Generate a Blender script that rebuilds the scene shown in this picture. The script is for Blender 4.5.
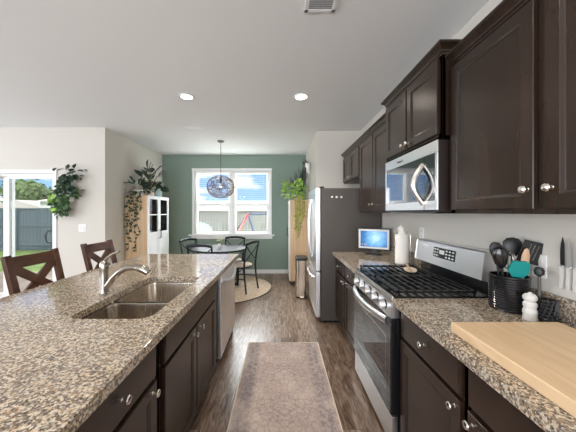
import bpy, bmesh, math, random
from mathutils import Vector, Matrix, Euler
PI = math.pi
random.seed(7)
S = bpy.context.scene
C = S.collection
for o in list(bpy.data.objects): bpy.data.objects.remove(o)

# ---------------------------------------------------------------- camera
cam_d = bpy.data.cameras.new('camera'); cam = bpy.data.objects.new('camera', cam_d); C.objects.link(cam)
cam_d.sensor_width = 36; cam_d.lens = 16.0
cam_d.shift_x = 7/576; cam_d.shift_y = -4/576
cam_d.clip_start = 0.02; cam_d.clip_end = 500
cam.location = (0, 0, 1.42); cam.rotation_euler = (PI/2, 0, 0)
S.camera = cam
S.view_settings.view_transform = 'Standard'; S.view_settings.look = 'None'
S.view_settings.gamma = 1; S.view_settings.use_curve_mapping = False
S.view_settings.exposure = 0.45

# ---------------------------------------------------------------- world
w = bpy.data.worlds.new('sky'); S.world = w; w.use_nodes = True
nt = w.node_tree; nt.nodes.clear()
def N(t, **k):
    n = nt.nodes.new(t)
    for a, b in k.items(): setattr(n, a, b)
    return n
out = N('ShaderNodeOutputWorld'); bg = N('ShaderNodeBackground'); bg.inputs['Strength'].default_value = 1.0
tc = N('ShaderNodeTexCoord'); sep = N('ShaderNodeSeparateXYZ'); nt.links.new(tc.outputs['Generated'], sep.inputs[0])
ramp = N('ShaderNodeValToRGB'); nt.links.new(sep.outputs['Z'], ramp.inputs[0])
ramp.color_ramp.elements[0].position = 0.0; ramp.color_ramp.elements[0].color = (.36, .60, .98, 1)
ramp.color_ramp.elements[1].position = 0.18; ramp.color_ramp.elements[1].color = (.20, .42, .88, 1)
e_ = ramp.color_ramp.elements.new(.30); e_.color = (1.0, 1.0, 1.0, 1)
hi = N('ShaderNodeMapRange'); nt.links.new(sep.outputs['Z'], hi.inputs[0]); hi.inputs[1].default_value = .20; hi.inputs[2].default_value = .45; hi.inputs[3].default_value = 1.0; hi.inputs[4].default_value = 1.5
nt.links.new(hi.outputs[0], bg.inputs['Strength'])
mp = N('ShaderNodeMapping'); mp.inputs['Scale'].default_value = (1, 1, 3.5); nt.links.new(tc.outputs['Generated'], mp.inputs[0])
nz = N('ShaderNodeTexNoise'); nz.inputs['Scale'].default_value = 5.5; nz.inputs['Detail'].default_value = 6; nt.links.new(mp.outputs[0], nz.inputs[0])
cr = N('ShaderNodeValToRGB'); nt.links.new(nz.outputs[0], cr.inputs[0])
cr.color_ramp.elements[0].position = .54; cr.color_ramp.elements[1].position = .68
mx = N('ShaderNodeMixRGB'); nt.links.new(cr.outputs[0], mx.inputs[0]); nt.links.new(ramp.outputs[0], mx.inputs[1]); mx.inputs[2].default_value = (1, 1, 1, 1)
nt.links.new(mx.outputs[0], bg.inputs[0]); nt.links.new(bg.outputs[0], out.inputs[0])

def light(kind, name, loc, energy, color=(1, 1, 1), rot=(0, 0, 0), **k):
    d = bpy.data.lights.new(name, kind); d.energy = energy; d.color = color
    for a, b in k.items(): setattr(d, a, b)
    o = bpy.data.objects.new(name, d); C.objects.link(o); o.location = loc; o.rotation_euler = rot
    return o
light('SUN', 'sun', (20, -20, 30), 1.1, (1, .96, .9), (math.radians(48), 0, math.radians(25)), angle=.02)
# added fill lights in invented openings behind the camera and at far left
light('AREA', 'added_fill_rear', (-2.2, -3.9, 1.45), 200, (.97, .98, 1), (PI/2+.15, 0, 0), shape='RECTANGLE', size=5.6, size_y=1.9)
light('AREA', 'added_fill_left', (-6.4, .6, 1.45), 110, (.95, .98, 1), (PI/2, 0, -PI/2), shape='RECTANGLE', size=4.8, size_y=1.9)

# added area lights outdoors, over dining window and patio door, boosting the daylight
light('AREA', 'added_fill_dining_window', (-1.1, 7.0, 3.3), 1150, (.93, .97, 1), (math.radians(-52), 0, 0), shape='RECTANGLE', size=3.2, size_y=1.4)
light('AREA', 'added_fill_patio_door', (-4.4, 5.4, 3.1), 220, (.93, .97, 1), (math.radians(-50), 0, 0), shape='RECTANGLE', size=2.0, size_y=1.2)

# ---------------------------------------------------------------- materials
def mat(name, col=(.5, .5, .5), rough=.5, metal=0, coat=0, spec=.5, emit=None, estr=1, alpha=None, bump=None, vary=None, trans=0):
    m = bpy.data.materials.new(name); m.use_nodes = True
    t = m.node_tree; b = t.nodes['Principled BSDF']
    b.inputs['Base Color'].default_value = (*col, 1); b.inputs['Roughness'].default_value = rough
    b.inputs['Metallic'].default_value = metal; b.inputs['Coat Weight'].default_value = coat; b.inputs['Coat Roughness'].default_value = .08
    b.inputs['Specular IOR Level'].default_value = spec; b.inputs['Transmission Weight'].default_value = trans
    if emit: b.inputs['Emission Color'].default_value = (*emit, 1); b.inputs['Emission Strength'].default_value = estr
    if vary:            # (scale vector, amount)  noise variation of base colour
        tcn = t.nodes.new('ShaderNodeTexCoord'); mpn = t.nodes.new('ShaderNodeMapping'); mpn.inputs['Scale'].default_value = vary[0]
        nn = t.nodes.new('ShaderNodeTexNoise'); nn.inputs['Scale'].default_value = 1; nn.inputs['Detail'].default_value = 5
        rr = t.nodes.new('ShaderNodeValToRGB'); a = vary[1]
        rr.color_ramp.elements[0].position = .3; rr.color_ramp.elements[1].position = .7
        rr.color_ramp.elements[0].color = (*[c*(1-a) for c in col], 1); rr.color_ramp.elements[1].color = (*[min(1, c*(1+a)) for c in col], 1)
        t.links.new(tcn.outputs['Object'], mpn.inputs[0]); t.links.new(mpn.outputs[0], nn.inputs[0]); t.links.new(nn.outputs[0], rr.inputs[0]); t.links.new(rr.outputs[0], b.inputs['Base Color'])
    if bump:            # (scale, strength)
        tcn = t.nodes.new('ShaderNodeTexCoord'); nn = t.nodes.new('ShaderNodeTexNoise'); nn.inputs['Scale'].default_value = bump[0]
        bb = t.nodes.new('ShaderNodeBump'); bb.inputs['Strength'].default_value = bump[1]; bb.inputs['Distance'].default_value = .002
        t.links.new(tcn.outputs['Object'], nn.inputs[0]); t.links.new(nn.outputs[0], bb.inputs['Height']); t.links.new(bb.outputs[0], b.inputs['Normal'])
    return m

def nodes(m):
    t = m.node_tree; b = t.nodes['Principled BSDF']
    def n(ty, ins=None, **k):
        x = t.nodes.new(ty)
        for a, v in k.items(): setattr(x, a, v)
        for key, v in (ins or {}).items():
            if isinstance(v, bpy.types.NodeSocket): t.links.new(v, x.inputs[key])
            else: x.inputs[key].default_value = v
        return x
    def math_(op, a, b_=0.0, clamp=False):
        x = n('ShaderNodeMath', {0: a, 1: b_}, operation=op); x.use_clamp = clamp; return x.outputs[0]
    def rampn(fac, stops, interp='LINEAR'):
        r = n('ShaderNodeValToRGB', {0: fac}); r.color_ramp.interpolation = interp; e = r.color_ramp.elements
        while len(e) < len(stops): e.new(.5)
        for i, (p, c) in enumerate(stops): e[i].position = p; e[i].color = (*c, 1)
        return r.outputs[0]
    def mix(f, a, c, bt='MIX'):
        x = n('ShaderNodeMixRGB', {0: f, 1: a, 2: c}, blend_type=bt); return x.outputs[0]
    return t, b, n, math_, rampn, mix

def granite():
    m = mat('granite', rough=.08, spec=.5); t, b, n, M_, R_, X_ = nodes(m)
    tcn = n('ShaderNodeTexCoord').outputs['Object']
    wn = n('ShaderNodeTexNoise', {'Vector': tcn, 'Scale': 60.0, 'Detail': 3.0})
    dv = n('ShaderNodeVectorMath', {0: wn.outputs['Color'], 1: (.007, .007, .007)}, operation='MULTIPLY').outputs[0]
    vv = n('ShaderNodeVectorMath', {0: tcn, 1: dv}, operation='ADD').outputs[0]
    v1 = n('ShaderNodeTexVoronoi', {'Vector': vv, 'Scale': 150.0})
    sx = n('ShaderNodeSeparateXYZ', {0: v1.outputs['Color']}).outputs[0]
    c1 = R_(sx, [(0, (.010, .008, .007)), (.20, (.085, .058, .036)), (.32, (.30, .215, .13)), (.47, (.60, .48, .34)), (.66, (.13, .12, .112)), (.78, (.66, .58, .46)), (.94, (.26, .14, .07))], 'CONSTANT')
    v2 = n('ShaderNodeTexVoronoi', {'Vector': vv, 'Scale': 280.0})
    s2 = n('ShaderNodeSeparateXYZ', {0: v2.outputs['Color']}).outputs[0]
    c2 = R_(s2, [(0, (.06, .05, .045)), (.25, (.26, .185, .12)), (.5, (.42, .33, .24)), (.8, (.66, .60, .52))], 'CONSTANT')
    c = X_(.33, c1, c2)
    big = n('ShaderNodeTexNoise', {'Vector': tcn, 'Scale': 7.0, 'Detail': 2.0}).outputs[0]
    c = X_(R_(big, [(.35, (0, 0, 0)), (.7, (.22, .22, .22))]), c, (.40, .36, .33, 1))
    t.links.new(c, b.inputs['Base Color'])
    return m

def floor_mat():
    m = mat('wood_plank_floor', rough=.30, spec=.45); t, b, n, M_, R_, X_ = nodes(m)
    tcn = n('ShaderNodeTexCoord').outputs['Object']
    rot = n('ShaderNodeMapping', {'Vector': tcn, 'Rotation': (0, 0, PI/2)}).outputs[0]
    br = n('ShaderNodeTexBrick', {'Vector': rot, 'Scale': 1.0, 'Mortar Size': .0016, 'Brick Width': 1.22, 'Row Height': .18, 'Color1': (0, 0, 0, 1), 'Color2': (1, 1, 1, 1), 'Mortar': (.5, .5, .5, 1)}, offset=.37)
    st = n('ShaderNodeMapping', {'Vector': tcn, 'Scale': (19, 2.2, 1)}).outputs[0]
    ofs = n('ShaderNodeVectorMath', {0: br.outputs['Color'], 1: (7.3, 3.1, 0)}, operation='MULTIPLY').outputs[0]
    st2 = n('ShaderNodeVectorMath', {0: st, 1: ofs}, operation='ADD').outputs[0]
    g = n('ShaderNodeTexNoise', {'Vector': st2, 'Scale': 1.0, 'Detail': 8.0, 'Roughness': .7, 'Distortion': 2.6}).outputs[0]
    base = R_(g, [(.34, (.022, .012, .007)), (.45, (.13, .08, .05)), (.56, (.24, .18, .135)), (.72, (.42, .355, .30))])
    tone = R_(br.outputs['Color'], [(0, (.66, .60, .56)), (1, (1.22, 1.22, 1.24))])
    c = X_(1, base, tone, 'MULTIPLY')
    c = X_(br.outputs['Fac'], c, (.05, .035, .028, 1))
    t.links.new(c, b.inputs['Base Color'])
    bp = n('ShaderNodeBump', {'Height': g, 'Strength': .25, 'Distance': .002}); t.links.new(bp.outputs[0], b.inputs['Normal'])
    return m

def rug_mat():
    m = mat('runner_rug_pile', rough=.95, spec=.1); t, b, n, M_, R_, X_ = nodes(m)
    tcn = n('ShaderNodeTexCoord').outputs['Object']; s = n('ShaderNodeSeparateXYZ', {0: tcn})
    ax = M_('ABSOLUTE', s.outputs[0]); py = M_('PINGPONG', s.outputs[1], .42)
    co = n('ShaderNodeCombineXYZ', {0: ax, 1: py}).outputs[0]
    dn = n('ShaderNodeTexNoise', {'Vector': co, 'Scale': 45.0, 'Detail': 3.0}).outputs['Color']
    co = n('ShaderNodeVectorMath', {0: co, 1: n('ShaderNodeVectorMath', {0: dn, 1: (.018, .018, 0)}, operation='MULTIPLY').outputs[0]}, operation='ADD').outputs[0]
    v = n('ShaderNodeTexVoronoi', {'Vector': co, 'Scale': 22.0}, feature='DISTANCE_TO_EDGE').outputs[0]
    v2 = n('ShaderNodeTexVoronoi', {'Vector': co, 'Scale': 60.0}).outputs[0]
    fl = n('ShaderNodeTexNoise', {'Vector': tcn, 'Scale': 3.0, 'Detail': 6.0}).outputs[0]
    fine = n('ShaderNodeTexNoise', {'Vector': tcn, 'Scale': 90.0, 'Detail': 3.0}).outputs[0]
    field = R_(fl, [(.3, (.33, .25, .215)), (.7, (.47, .38, .325))])
    line = R_(v, [(0, (1, 1, 1)), (.05, (1, 1, 1)), (.11, (0, 0, 0))])
    c = X_(M_('MULTIPLY', line, .7), field, (.24, .19, .20, 1))
    spots = R_(v2, [(.12, (1, 1, 1)), (.3, (0, 0, 0))])
    c = X_(M_('MULTIPLY', spots, .3), c, (.33, .17, .15, 1))
    # border band
    bm1 = M_('MULTIPLY', M_('GREATER_THAN', ax, .245), M_('LESS_THAN', ax, .335))
    wob = n('ShaderNodeTexNoise', {'Vector': co, 'Scale': 26.0, 'Detail': 2.0}).outputs[0]
    bm2 = M_('MULTIPLY', bm1, R_(wob, [(.42, (.2, .2, .2)), (.58, (.9, .9, .9))]))
    c = X_(bm2, c, (.17, .15, .165, 1))
    for a in (.235, .345):
        l = M_('LESS_THAN', M_('ABSOLUTE', M_('SUBTRACT', ax, a)), .004); c = X_(M_('MULTIPLY', l, .55), c, (.22, .17, .17, 1))
    # medallions: diamonds repeated along the length
    d = M_('ADD', M_('MULTIPLY', ax, .75), M_('ABSOLUTE', M_('SUBTRACT', py, .21)))
    for r0 in (.05, .10, .155):
        l = M_('LESS_THAN', M_('ABSOLUTE', M_('SUBTRACT', M_('ADD', d, M_('MULTIPLY', M_('SUBTRACT', wob, .5), .09)), r0)), .006)
        c = X_(M_('MULTIPLY', l, .6), c, (.20, .16, .18, 1))
    c = X_(R_(fine, [(.35, (0, 0, 0)), (.65, (.28, .28, .28))]), c, (.62, .52, .45, 1))
    wear = R_(fl, [(.5, (0, 0, 0)), (.66, (.55, .55, .55))])
    c = X_(wear, c, (.55, .45, .39, 1))
    t.links.new(c, b.inputs['Base Color'])
    return m

def wood(name, c1, c2, scale=(1, 14, 14), rough=.4):
    m = mat(name, rough=rough); t, b, n, M_, R_, X_ = nodes(m)
    tcn = n('ShaderNodeTexCoord').outputs['Object']
    mp_ = n('ShaderNodeMapping', {'Vector': tcn, 'Scale': scale}).outputs[0]
    g = n('ShaderNodeTexNoise', {'Vector': mp_, 'Scale': 1.5, 'Detail': 6.0, 'Distortion': 1.0}).outputs[0]
    t.links.new(R_(g, [(.3, c1), (.7, c2)]), b.inputs['Base Color'])
    return m

def steel(name, col=(.86, .86, .87), rough=.33, stretch=(2, 2, 300)):
    m = mat(name, col, rough, 1); t, b, n, M_, R_, X_ = nodes(m)
    tcn = n('ShaderNodeTexCoord').outputs['Object']
    mp_ = n('ShaderNodeMapping', {'Vector': tcn, 'Scale': stretch}).outputs[0]
    g = n('ShaderNodeTexNoise', {'Vector': mp_, 'Scale': 1.0, 'Detail': 3.0}).outputs[0]
    t.links.new(R_(g, [(.2, (rough*.75,)*3), (.8, (rough*1.25,)*3)]), b.inputs['Roughness'])
    return m

def pane():
    m = bpy.data.materials.new('window_glass'); m.use_nodes = True; t = m.node_tree; t.nodes.clear()
    o = t.nodes.new('ShaderNodeOutputMaterial'); mxs = t.nodes.new('ShaderNodeMixShader'); tr = t.nodes.new('ShaderNodeBsdfTransparent')
    gl = t.nodes.new('ShaderNodeBsdfGlossy'); gl.inputs['Roughness'].default_value = .02; fr = t.nodes.new('ShaderNodeFresnel'); fr.inputs[0].default_value = 1.12
    tr.inputs[0].default_value = (.97, .98, .98, 1)
    t.links.new(fr.outputs[0], mxs.inputs[0]); t.links.new(tr.outputs[0], mxs.inputs[1]); t.links.new(gl.outputs[0], mxs.inputs[2]); t.links.new(mxs.outputs[0], o.inputs[0])
    return m

M = {}
M['wall'] = mat('greige_wall_paint', (.605, .57, .512), .75, bump=(180, .08))
M['green'] = mat('sage_green_paint', (.215, .285, .240), .7, bump=(180, .08))
M['ceil'] = mat('ceiling_paint', (.82, .825, .825), .9, bump=(120, .15))
M['white'] = mat('white_trim_paint', (.80, .80, .79), .4)
M['floor'] = floor_mat(); M['granite'] = granite(); M['rug'] = rug_mat()
M['cab'] = mat('espresso_cabinet', (.026, .0145, .0092), .27, spec=.42, vary=((6, 6, 1.2), .35))
M['cabin'] = mat('cabinet_inside', (.02, .013, .010), .6)
M['nickel'] = mat('brushed_nickel', (.72, .68, .62), .22, 1)
M['steel'] = steel('stainless_steel'); M['steelh'] = steel('stainless_horizontal', stretch=(200, 3, 3))
M['steeldark'] = mat('fridge_side_grey', (.088, .076, .066), .45, .3)
M['chrome'] = mat('faucet_nickel', (.40, .36, .315), .18, 1)
M['sinksteel'] = steel('sink_steel', (.58, .52, .45), .24, (120, 3, 3))
M['black'] = mat('black_enamel', (.008, .008, .009), .18, coat=.3)
M['glassblk'] = mat('black_glass', (.006, .007, .009), .05, spec=.6)
M['mirrorblk'] = mat('mirror_black_glass', (.010, .012, .014), .03, spec=1, coat=1)
M['iron'] = mat('cast_iron', (.008, .008, .008), .24)
M['blackpl'] = mat('black_plastic', (.014, .014, .015), .4)
M['blackwd'] = mat('black_painted_wood', (.006, .007, .009), .35, spec=.35)
M['brown'] = wood('dark_walnut_stain', (.035, .012, .006), (.085, .032, .014), (10, 2, 2), .25)
M['oak'] = wood('light_oak', (.50, .33, .18), (.66, .47, .29), (18, 18, 1.2), .5)
M['board'] = wood('maple_board', (.60, .40, .22), (.74, .55, .35), (16, 1.6, 4), .45)
M['woodsp'] = wood('utensil_wood', (.50, .30, .16), (.66, .44, .26), (8, 8, 2))
M['glass'] = pane()
M['leaf'] = mat('green_leaf', (.04, .095, .028), .4, vary=((14, 14, 14), .5))
M['leafdk'] = mat('dark_leaf', (.018, .045, .022), .35, vary=((14, 14, 14), .5))
M['leaflt'] = mat('lime_leaf', (.34, .55, .10), .4, vary=((14, 14, 14), .45))
M['leafdry'] = mat('olive_vine_leaf', (.36, .38, .07), .5, vary=((14, 14, 14), .5))
M['stem'] = mat('plant_stem', (.12, .13, .04), .6)
M['ceramic'] = mat('white_ceramic', (.68, .66, .62), .35)
M['cream'] = mat('cream_ceramic', (.72, .64, .50), .35)
M['teal'] = mat('teal_silicone', (.0, .26, .24), .45)
M['tealdk'] = mat('dark_teal_silicone', (.0, .09, .08), .5)
M['tealpot'] = mat('pale_teal_glaze', (.40, .60, .62), .25)
M['paper'] = mat('paper_towel', (.82, .78, .71), .95, bump=(140, .4))
M['plate'] = mat('switch_plate_plastic', (.80, .79, .76), .4)
M['bulb'] = mat('lamp_glow', (1, 1, 1), .5, emit=(1, .90, .76), estr=14)
M['blind'] = mat('blind_slat', (.82, .82, .80), .5)
M['jute'] = mat('jute_weave', (.50, .39, .29), .95, vary=((40, 40, 40), .3))
M['rope'] = mat('wicker_shade', (.10, .085, .075), .7)

# ---------------------------------------------------------------- mesh helpers
class MB:
    def __init__(s): s.bm = bmesh.new()
    def box(s, x0, x1, y0, y1, z0, z1, bev=0.0, seg=2, mtx=None):
        r = bmesh.ops.create_cube(s.bm, size=1)
        vs = r['verts']
        for v in vs: v.co = Vector(((x0+x1)/2+v.co.x*(x1-x0), (y0+y1)/2+v.co.y*(y1-y0), (z0+z1)/2+v.co.z*(z1-z0)))
        if mtx: bmesh.ops.transform(s.bm, matrix=mtx, verts=vs)
        if bev:
            es = list({e for v in vs for e in v.link_edges})
            bmesh.ops.bevel(s.bm, geom=es, offset=bev, segments=seg, affect='EDGES', profile=.5)
        return s
    def tube(s, pts, r, seg=10, closed=False, flat=1.0):
        pts = [Vector(p) for p in pts]; n = len(pts); rings = []
        rr = r if isinstance(r, (list, tuple)) else [r]*n
        up = None
        for i, p in enumerate(pts):
            if closed: d = (pts[(i+1) % n]-pts[i-1])
            else: d = pts[min(i+1, n-1)]-pts[max(i-1, 0)]
            d.normalize()
            if up is None:
                up = Vector((0, 0, 1)) if abs(d.z) < .9 else Vector((1, 0, 0))
            a = d.cross(up)
            if a.length < 1e-4: a = d.cross(Vector((0, 1, 0)))
            a.normalize(); b = a.cross(d).normalized(); up = b
            rings.append([s.bm.verts.new(p+(a*math.cos(2*PI*k/seg)+b*math.sin(2*PI*k/seg)*flat)*rr[i]) for k in range(seg)])
        m = n if closed else n-1
        for i in range(m):
            A, B = rings[i], rings[(i+1) % n]
            for k in range(seg): s.bm.faces.new((A[k], A[(k+1) % seg], B[(k+1) % seg], B[k]))
        if not closed:
            s.bm.faces.new(rings[0][::-1]); s.bm.faces.new(rings[-1])
        return s
    def lathe(s, prof, c=(0, 0, 0), seg=24, axis='z', close=True, squash=(1, 1)):
        c = Vector(c); rings = []
        for (r, h) in prof:
            ring = []
            for k in range(seg):
                a = 2*PI*k/seg; u, v = r*math.cos(a)*squash[0], r*math.sin(a)*squash[1]
                p = {'z': (u, v, h), 'x': (h, u, v), '-x': (-h, u, v), 'y': (u, h, v)}[axis]
                ring.append(s.bm.verts.new(c+Vector(p)))
            rings.append(ring)
        for A, B in zip(rings, rings[1:]):
            for k in range(seg): s.bm.faces.new((A[k], A[(k+1) % seg], B[(k+1) % seg], B[k]))
        if close: s.bm.faces.new(rings[0][::-1]); s.bm.faces.new(rings[-1])
        return s
    def loops(s, loops, cap=True, wrap=False):
        rs = [[s.bm.verts.new(p) for p in l] for l in loops]; n = len(rs[0])
        for A, B in zip(rs, rs[1:]):
            for k in range(n): s.bm.faces.new((A[k], A[(k+1) % n], B[(k+1) % n], B[k]))
        if cap: s.bm.faces.new(rs[0][::-1]); s.bm.faces.new(rs[-1])
        return s
    def prism(s, pts, d):        # polygon pts (3D) extruded by vector d
        d = Vector(d); return s.loops([[Vector(p) for p in pts], [Vector(p)+d for p in pts]])
    def bar(s, a, b, w, t, up=(0, 0, 1), bev=0):
        a, b = Vector(a), Vector(b); d = b-a; L = d.length; d.normalize(); up = Vector(up)
        x = d.cross(up).normalized(); z = x.cross(d).normalized()
        m = Matrix((x, d, z)).transposed().to_4x4(); m.translation = a
        return s.box(-w/2, w/2, 0, L, -t/2, t/2, bev, 2, m)
    def leaf(s, p, d, nrm, L, W, bend=.25):
        p = Vector(p); d = Vector(d).normalized(); nrm = Vector(nrm); sd = d.cross(nrm)
        if sd.length < 1e-3: sd = d.cross(Vector((1, 0, 0)))
        sd.normalize(); nn = sd.cross(d).normalized()
        pts = [(0, 0), (.28, .38), (.62, .42), (1, 0), (.62, -.42), (.28, -.38)]
        vs = [s.bm.verts.new(p+d*(a*L)+sd*(b*W)-nn*(bend*L*a*a)+nn*(abs(b)*W*.25)) for a, b in pts]
        mid = s.bm.verts.new(p+d*(.5*L)-nn*(bend*L*.25))
        for i in range(6): s.bm.faces.new((mid, vs[i], vs[(i+1) % 6]))
        return s
    def build(s, name, m, parent=None, smooth=True, angle=35):
        bmesh.ops.recalc_face_normals(s.bm, faces=s.bm.faces[:])
        me = bpy.data.meshes.new(name); s.bm.to_mesh(me); s.bm.free()
        me.materials.append(m if not isinstance(m, str) else M[m])
        if smooth:
            for p in me.polygons: p.use_smooth = True
            try: me.set_sharp_from_angle(angle=math.radians(angle))
            except Exception: pass
        o = bpy.data.objects.new(name, me); C.objects.link(o)
        if smooth:
            wn_ = o.modifiers.new('weighted_normals', 'WEIGHTED_NORMAL'); wn_.keep_sharp = True; wn_.weight = 100
        if parent: o.parent = parent
        return o
def tag(o, label=None, cat=None, group=None, kind=None):
    if label: o['label'] = label
    if cat: o['category'] = cat
    if group: o['group'] = group
    if kind: o['kind'] = kind
    return o
def thing(name, label, cat, loc=(0, 0, 0), rz=0, group=None):
    o = bpy.data.objects.new(name, None); C.objects.link(o); o.location = loc; o.rotation_euler = (0, 0, rz)
    o.empty_display_size = .05
    return tag(o, label, cat, group)
def struct(o): o['kind'] = 'structure'; return o
def copy_tree(o, parent=None):
    c = o.copy(); C.objects.link(c)
    if parent: c.parent = parent
    for ch in list(o.children): copy_tree(ch, c)
    return c
def dup(o, label, loc, rz=None, group=None):
    c = copy_tree(o); c.location = loc
    if rz is not None: c.rotation_euler = (0, 0, rz)
    if label: c['label'] = label
    if group: c['group'] = group
    return c
def text(s, size, name, m, parent, loc, rot, ext=.0008):
    cu = bpy.data.curves.new(name, 'FONT'); cu.body = s; cu.size = size; cu.extrude = ext; cu.align_x = 'CENTER'; cu.align_y = 'CENTER'
    tmp = bpy.data.objects.new('tmp', cu); C.objects.link(tmp)
    me = bpy.data.meshes.new_from_object(tmp); bpy.data.objects.remove(tmp); me.name = name
    me.materials.clear(); me.materials.append(M[m])
    o = bpy.data.objects.new(name, me); C.objects.link(o); o.location = loc; o.rotation_euler = rot; o.parent = parent
    return o

# ---------------------------------------------------------------- room shell
CE = 2.74
def wall_box(name, boxes, m):
    b = MB()
    for q in boxes: b.box(*q)
    return struct(b.build(name, m, smooth=False))
wall_box('floor', [(-6.7, 1.45, -4.2, 6.1, -.1, 0)], 'floor')
wall_box('ceiling', [(-6.7, 1.45, -4.2, 6.1, CE, CE+.12)], 'ceil')
wall_box('wall_right', [(1.30, 1.45, -4.0, 4.17, 0, CE)], 'wall')
wall_box('wall_right_return', [(.578, 1.45, 4.17, 5.93, 0, CE)], 'wall')
# green wall with window opening
WX0, WX1, WZ0, WZ1 = -2.00, -.27, .90, 2.37
wall_box('wall_back', [(-2.9, WX0, 5.93, 6.1, 0, CE), (WX1, 1.45, 5.93, 6.1, 0, CE), (WX0, WX1, 5.93, 6.1, 0, WZ0), (WX0, WX1, 5.93, 6.1, WZ1, CE)], 'green')
wall_box('wall_left', [(-2.9, -2.75, 4.0, 5.93, 0, CE)], 'wall')
DX0, DX1, DZ1 = -5.20, -3.56, 2.02
wall_box('wall_patio', [(-6.7, DX0, 4.0, 4.15, 0, CE), (DX1, -2.9, 4.0, 4.15, 0, CE), (DX0, DX1, 4.0, 4.15, DZ1, CE)], 'wall')
wall_box('wall_far_left', [(-6.7, -6.5, -4.2, -1.9, 0, CE), (-6.7, -6.5, 3.1, 4.0, 0, CE), (-6.7, -6.5, -1.9, 3.1, 0, .45), (-6.7, -6.5, -1.9, 3.1, 2.45, CE)], 'wall')  # opening cut for the added left fill light
wall_box('wall_behind', [(-6.5, -5.1, -4.2, -4.0, 0, CE), (.7, 1.45, -4.2, -4.0, 0, CE), (-5.1, .7, -4.2, -4.0, 0, .45), (-5.1, .7, -4.2, -4.0, 2.45, CE)], 'wall')  # opening cut for the added rear fill light
# baseboards
def baseboard(name, x0, x1, y0, y1):
    b = MB(); b.box(x0, x1, y0, y1, 0, .09, .003); struct(b.build(name, 'white'))
baseboard('baseboard_back', -2.75, .578, 5.915, 5.93)
baseboard('baseboard_left', -2.75, -2.735, 4.0, 5.915)
baseboard('baseboard_right', .563, .578, 4.17, 5.915)
baseboard('baseboard_patio', -3.48, -2.75, 3.985, 4.0)

# ---- back window (two double-hung units) and casing
def window(name, x0, x1):
    r = struct(thing(name, None, None)); fr = MB(); y0, y1 = 5.96, 6.06; zz0, zz1 = WZ0, WZ1; f = .035
    fr.box(x0, x0+f, y0, y1, zz0, zz1, .003).box(x1-f, x1, y0, y1, zz0, zz1, .003).box(x0+f, x1-f, y0, y1, zz0, zz0+f, .003).box(x0+f, x1-f, y0, y1, zz1-f, zz1, .003)
    zm = 1.62
    fr.box(x0+f, x1-f, y0+.02, y1-.02, zm-.03, zm+.03, .003)
    for a, b_, c, d in ((zz0+f, zm-.03, y0+.022, y0+.05), (zm+.03, zz1-f, y0+.05, y0+.078)):
        fr.box(x0+f, x0+f+.03, c, d, a, b_, .002).box(x1-f-.03, x1-f, c, d, a, b_, .002).box(x0+f+.03, x1-f-.03, c, d, a, a+.03, .002).box(x0+f+.03, x1-f-.03, c, d, b_-.025, b_, .002)
    fr.build('window_frame', 'white', r)
    for a, b_, c in ((zz0+f, zm-.03, y0+.035), (zm+.03, zz1-f, y0+.063)):
        MB().box(x0+f+.028, x1-f-.028, c-.002, c+.002, a+.028, b_-.023).build('pane', 'glass', r, False)
    return r
window('window_1', -2.00, -1.165); window('window_2', -1.105, -.27)
tr = MB()
tr.box(WX0-.055, WX0, 5.915, 5.93, WZ0, WZ1+.0, .003).box(WX1, WX1+.055, 5.915, 5.93, WZ0, WZ1, .003).box(WX0-.06, WX1+.06, 5.905, 5.93, WZ1, WZ1+.06, .003)
tr.box(-1.165, -1.105, 5.93, 6.07, WZ0, WZ1, .003)
tr.box(WX0-.12, WX1+.12, 5.86, 5.93, WZ0-.03, WZ0, .006).box(WX0-.07, WX1+.07, 5.915, 5.93, WZ0-.10, WZ0-.03, .003)
struct(tr.build('trim_1', 'white'))
def blind(x0, x1, label):
    r = thing('window_blind', label, 'blind', ((x0+x1)/2, 5.945, WZ1), group=None); h = (x1-x0)/2
    MB().box(-h, h, -.012, .014, -.045, -.002, .003).build('headrail', 'blind', r)
    s = MB(); z = -.075
    while z > -(WZ1-WZ0)+.06: s.box(-h+.004, h-.004, -.011, .012, z-.0012, z+.0012); z -= .043
    for xx in (-h*.7, h*.7): s.box(xx-.001, xx+.001, -.0125, -.0115, -(WZ1-WZ0)+.03, -.05)
    s.build('slats', 'blind', r, False)
    MB().box(-h+.004, h-.004, -.011, .012, -(WZ1-WZ0)+.008, -(WZ1-WZ0)+.026, .003).build('bottom_rail', 'blind', r)
blind(-1.99, -1.17, 'open white slatted blind in the left half of the double window')
blind(-1.10, -.28, 'open white slatted blind in the right half of the double window')

# ---- patio door
d = struct(thing('door_1', None, None)); fr = MB(); y0, y1 = 4.03, 4.13
fr.box(DX0, DX0+.04, y0, y1, 0, DZ1, .003).box(DX1-.03, DX1, y0, y1, 0, DZ1, .003).box(DX0+.04, DX1-.03, y0, y1, DZ1-.04, DZ1, .003).box(DX0+.04, DX1-.03, y0, y1, 0, .04, .003)
fr.build('door_frame', 'white', d)
def slab(x0, x1, ya, yb, sl=.05, sr=.03):
    p = MB(); p.box(x0, x0+sl, ya, yb, .04, DZ1-.04, .004).box(x1-sr, x1, ya, yb, .04, DZ1-.04, .004).box(x0+sl, x1-sr, ya, yb, .04, .13, .004).box(x0+sl, x1-sr, ya, yb, DZ1-.075, DZ1-.04, .004)
    q = p.build('sliding_panel', 'white', d)
    MB().box(x0+sl-.003, x1-sr+.003, (ya+yb)/2-.003, (ya+yb)/2+.003, .128, DZ1-.073).build('pane', 'glass', q, False)
    return q
sp = slab(-4.385, DX1-.03, 4.04, 4.07, .09, .012); slab(DX0+.04, -4.27, 4.085, 4.115)
MB().tube([(-3.615, 4.04, .93), (-3.65, 3.99, .95), (-3.66, 3.975, 1.03), (-3.65, 3.99, 1.11), (-3.615, 4.04, 1.13)], .010, 8).build('door_handle', 'blackpl', sp)
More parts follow.
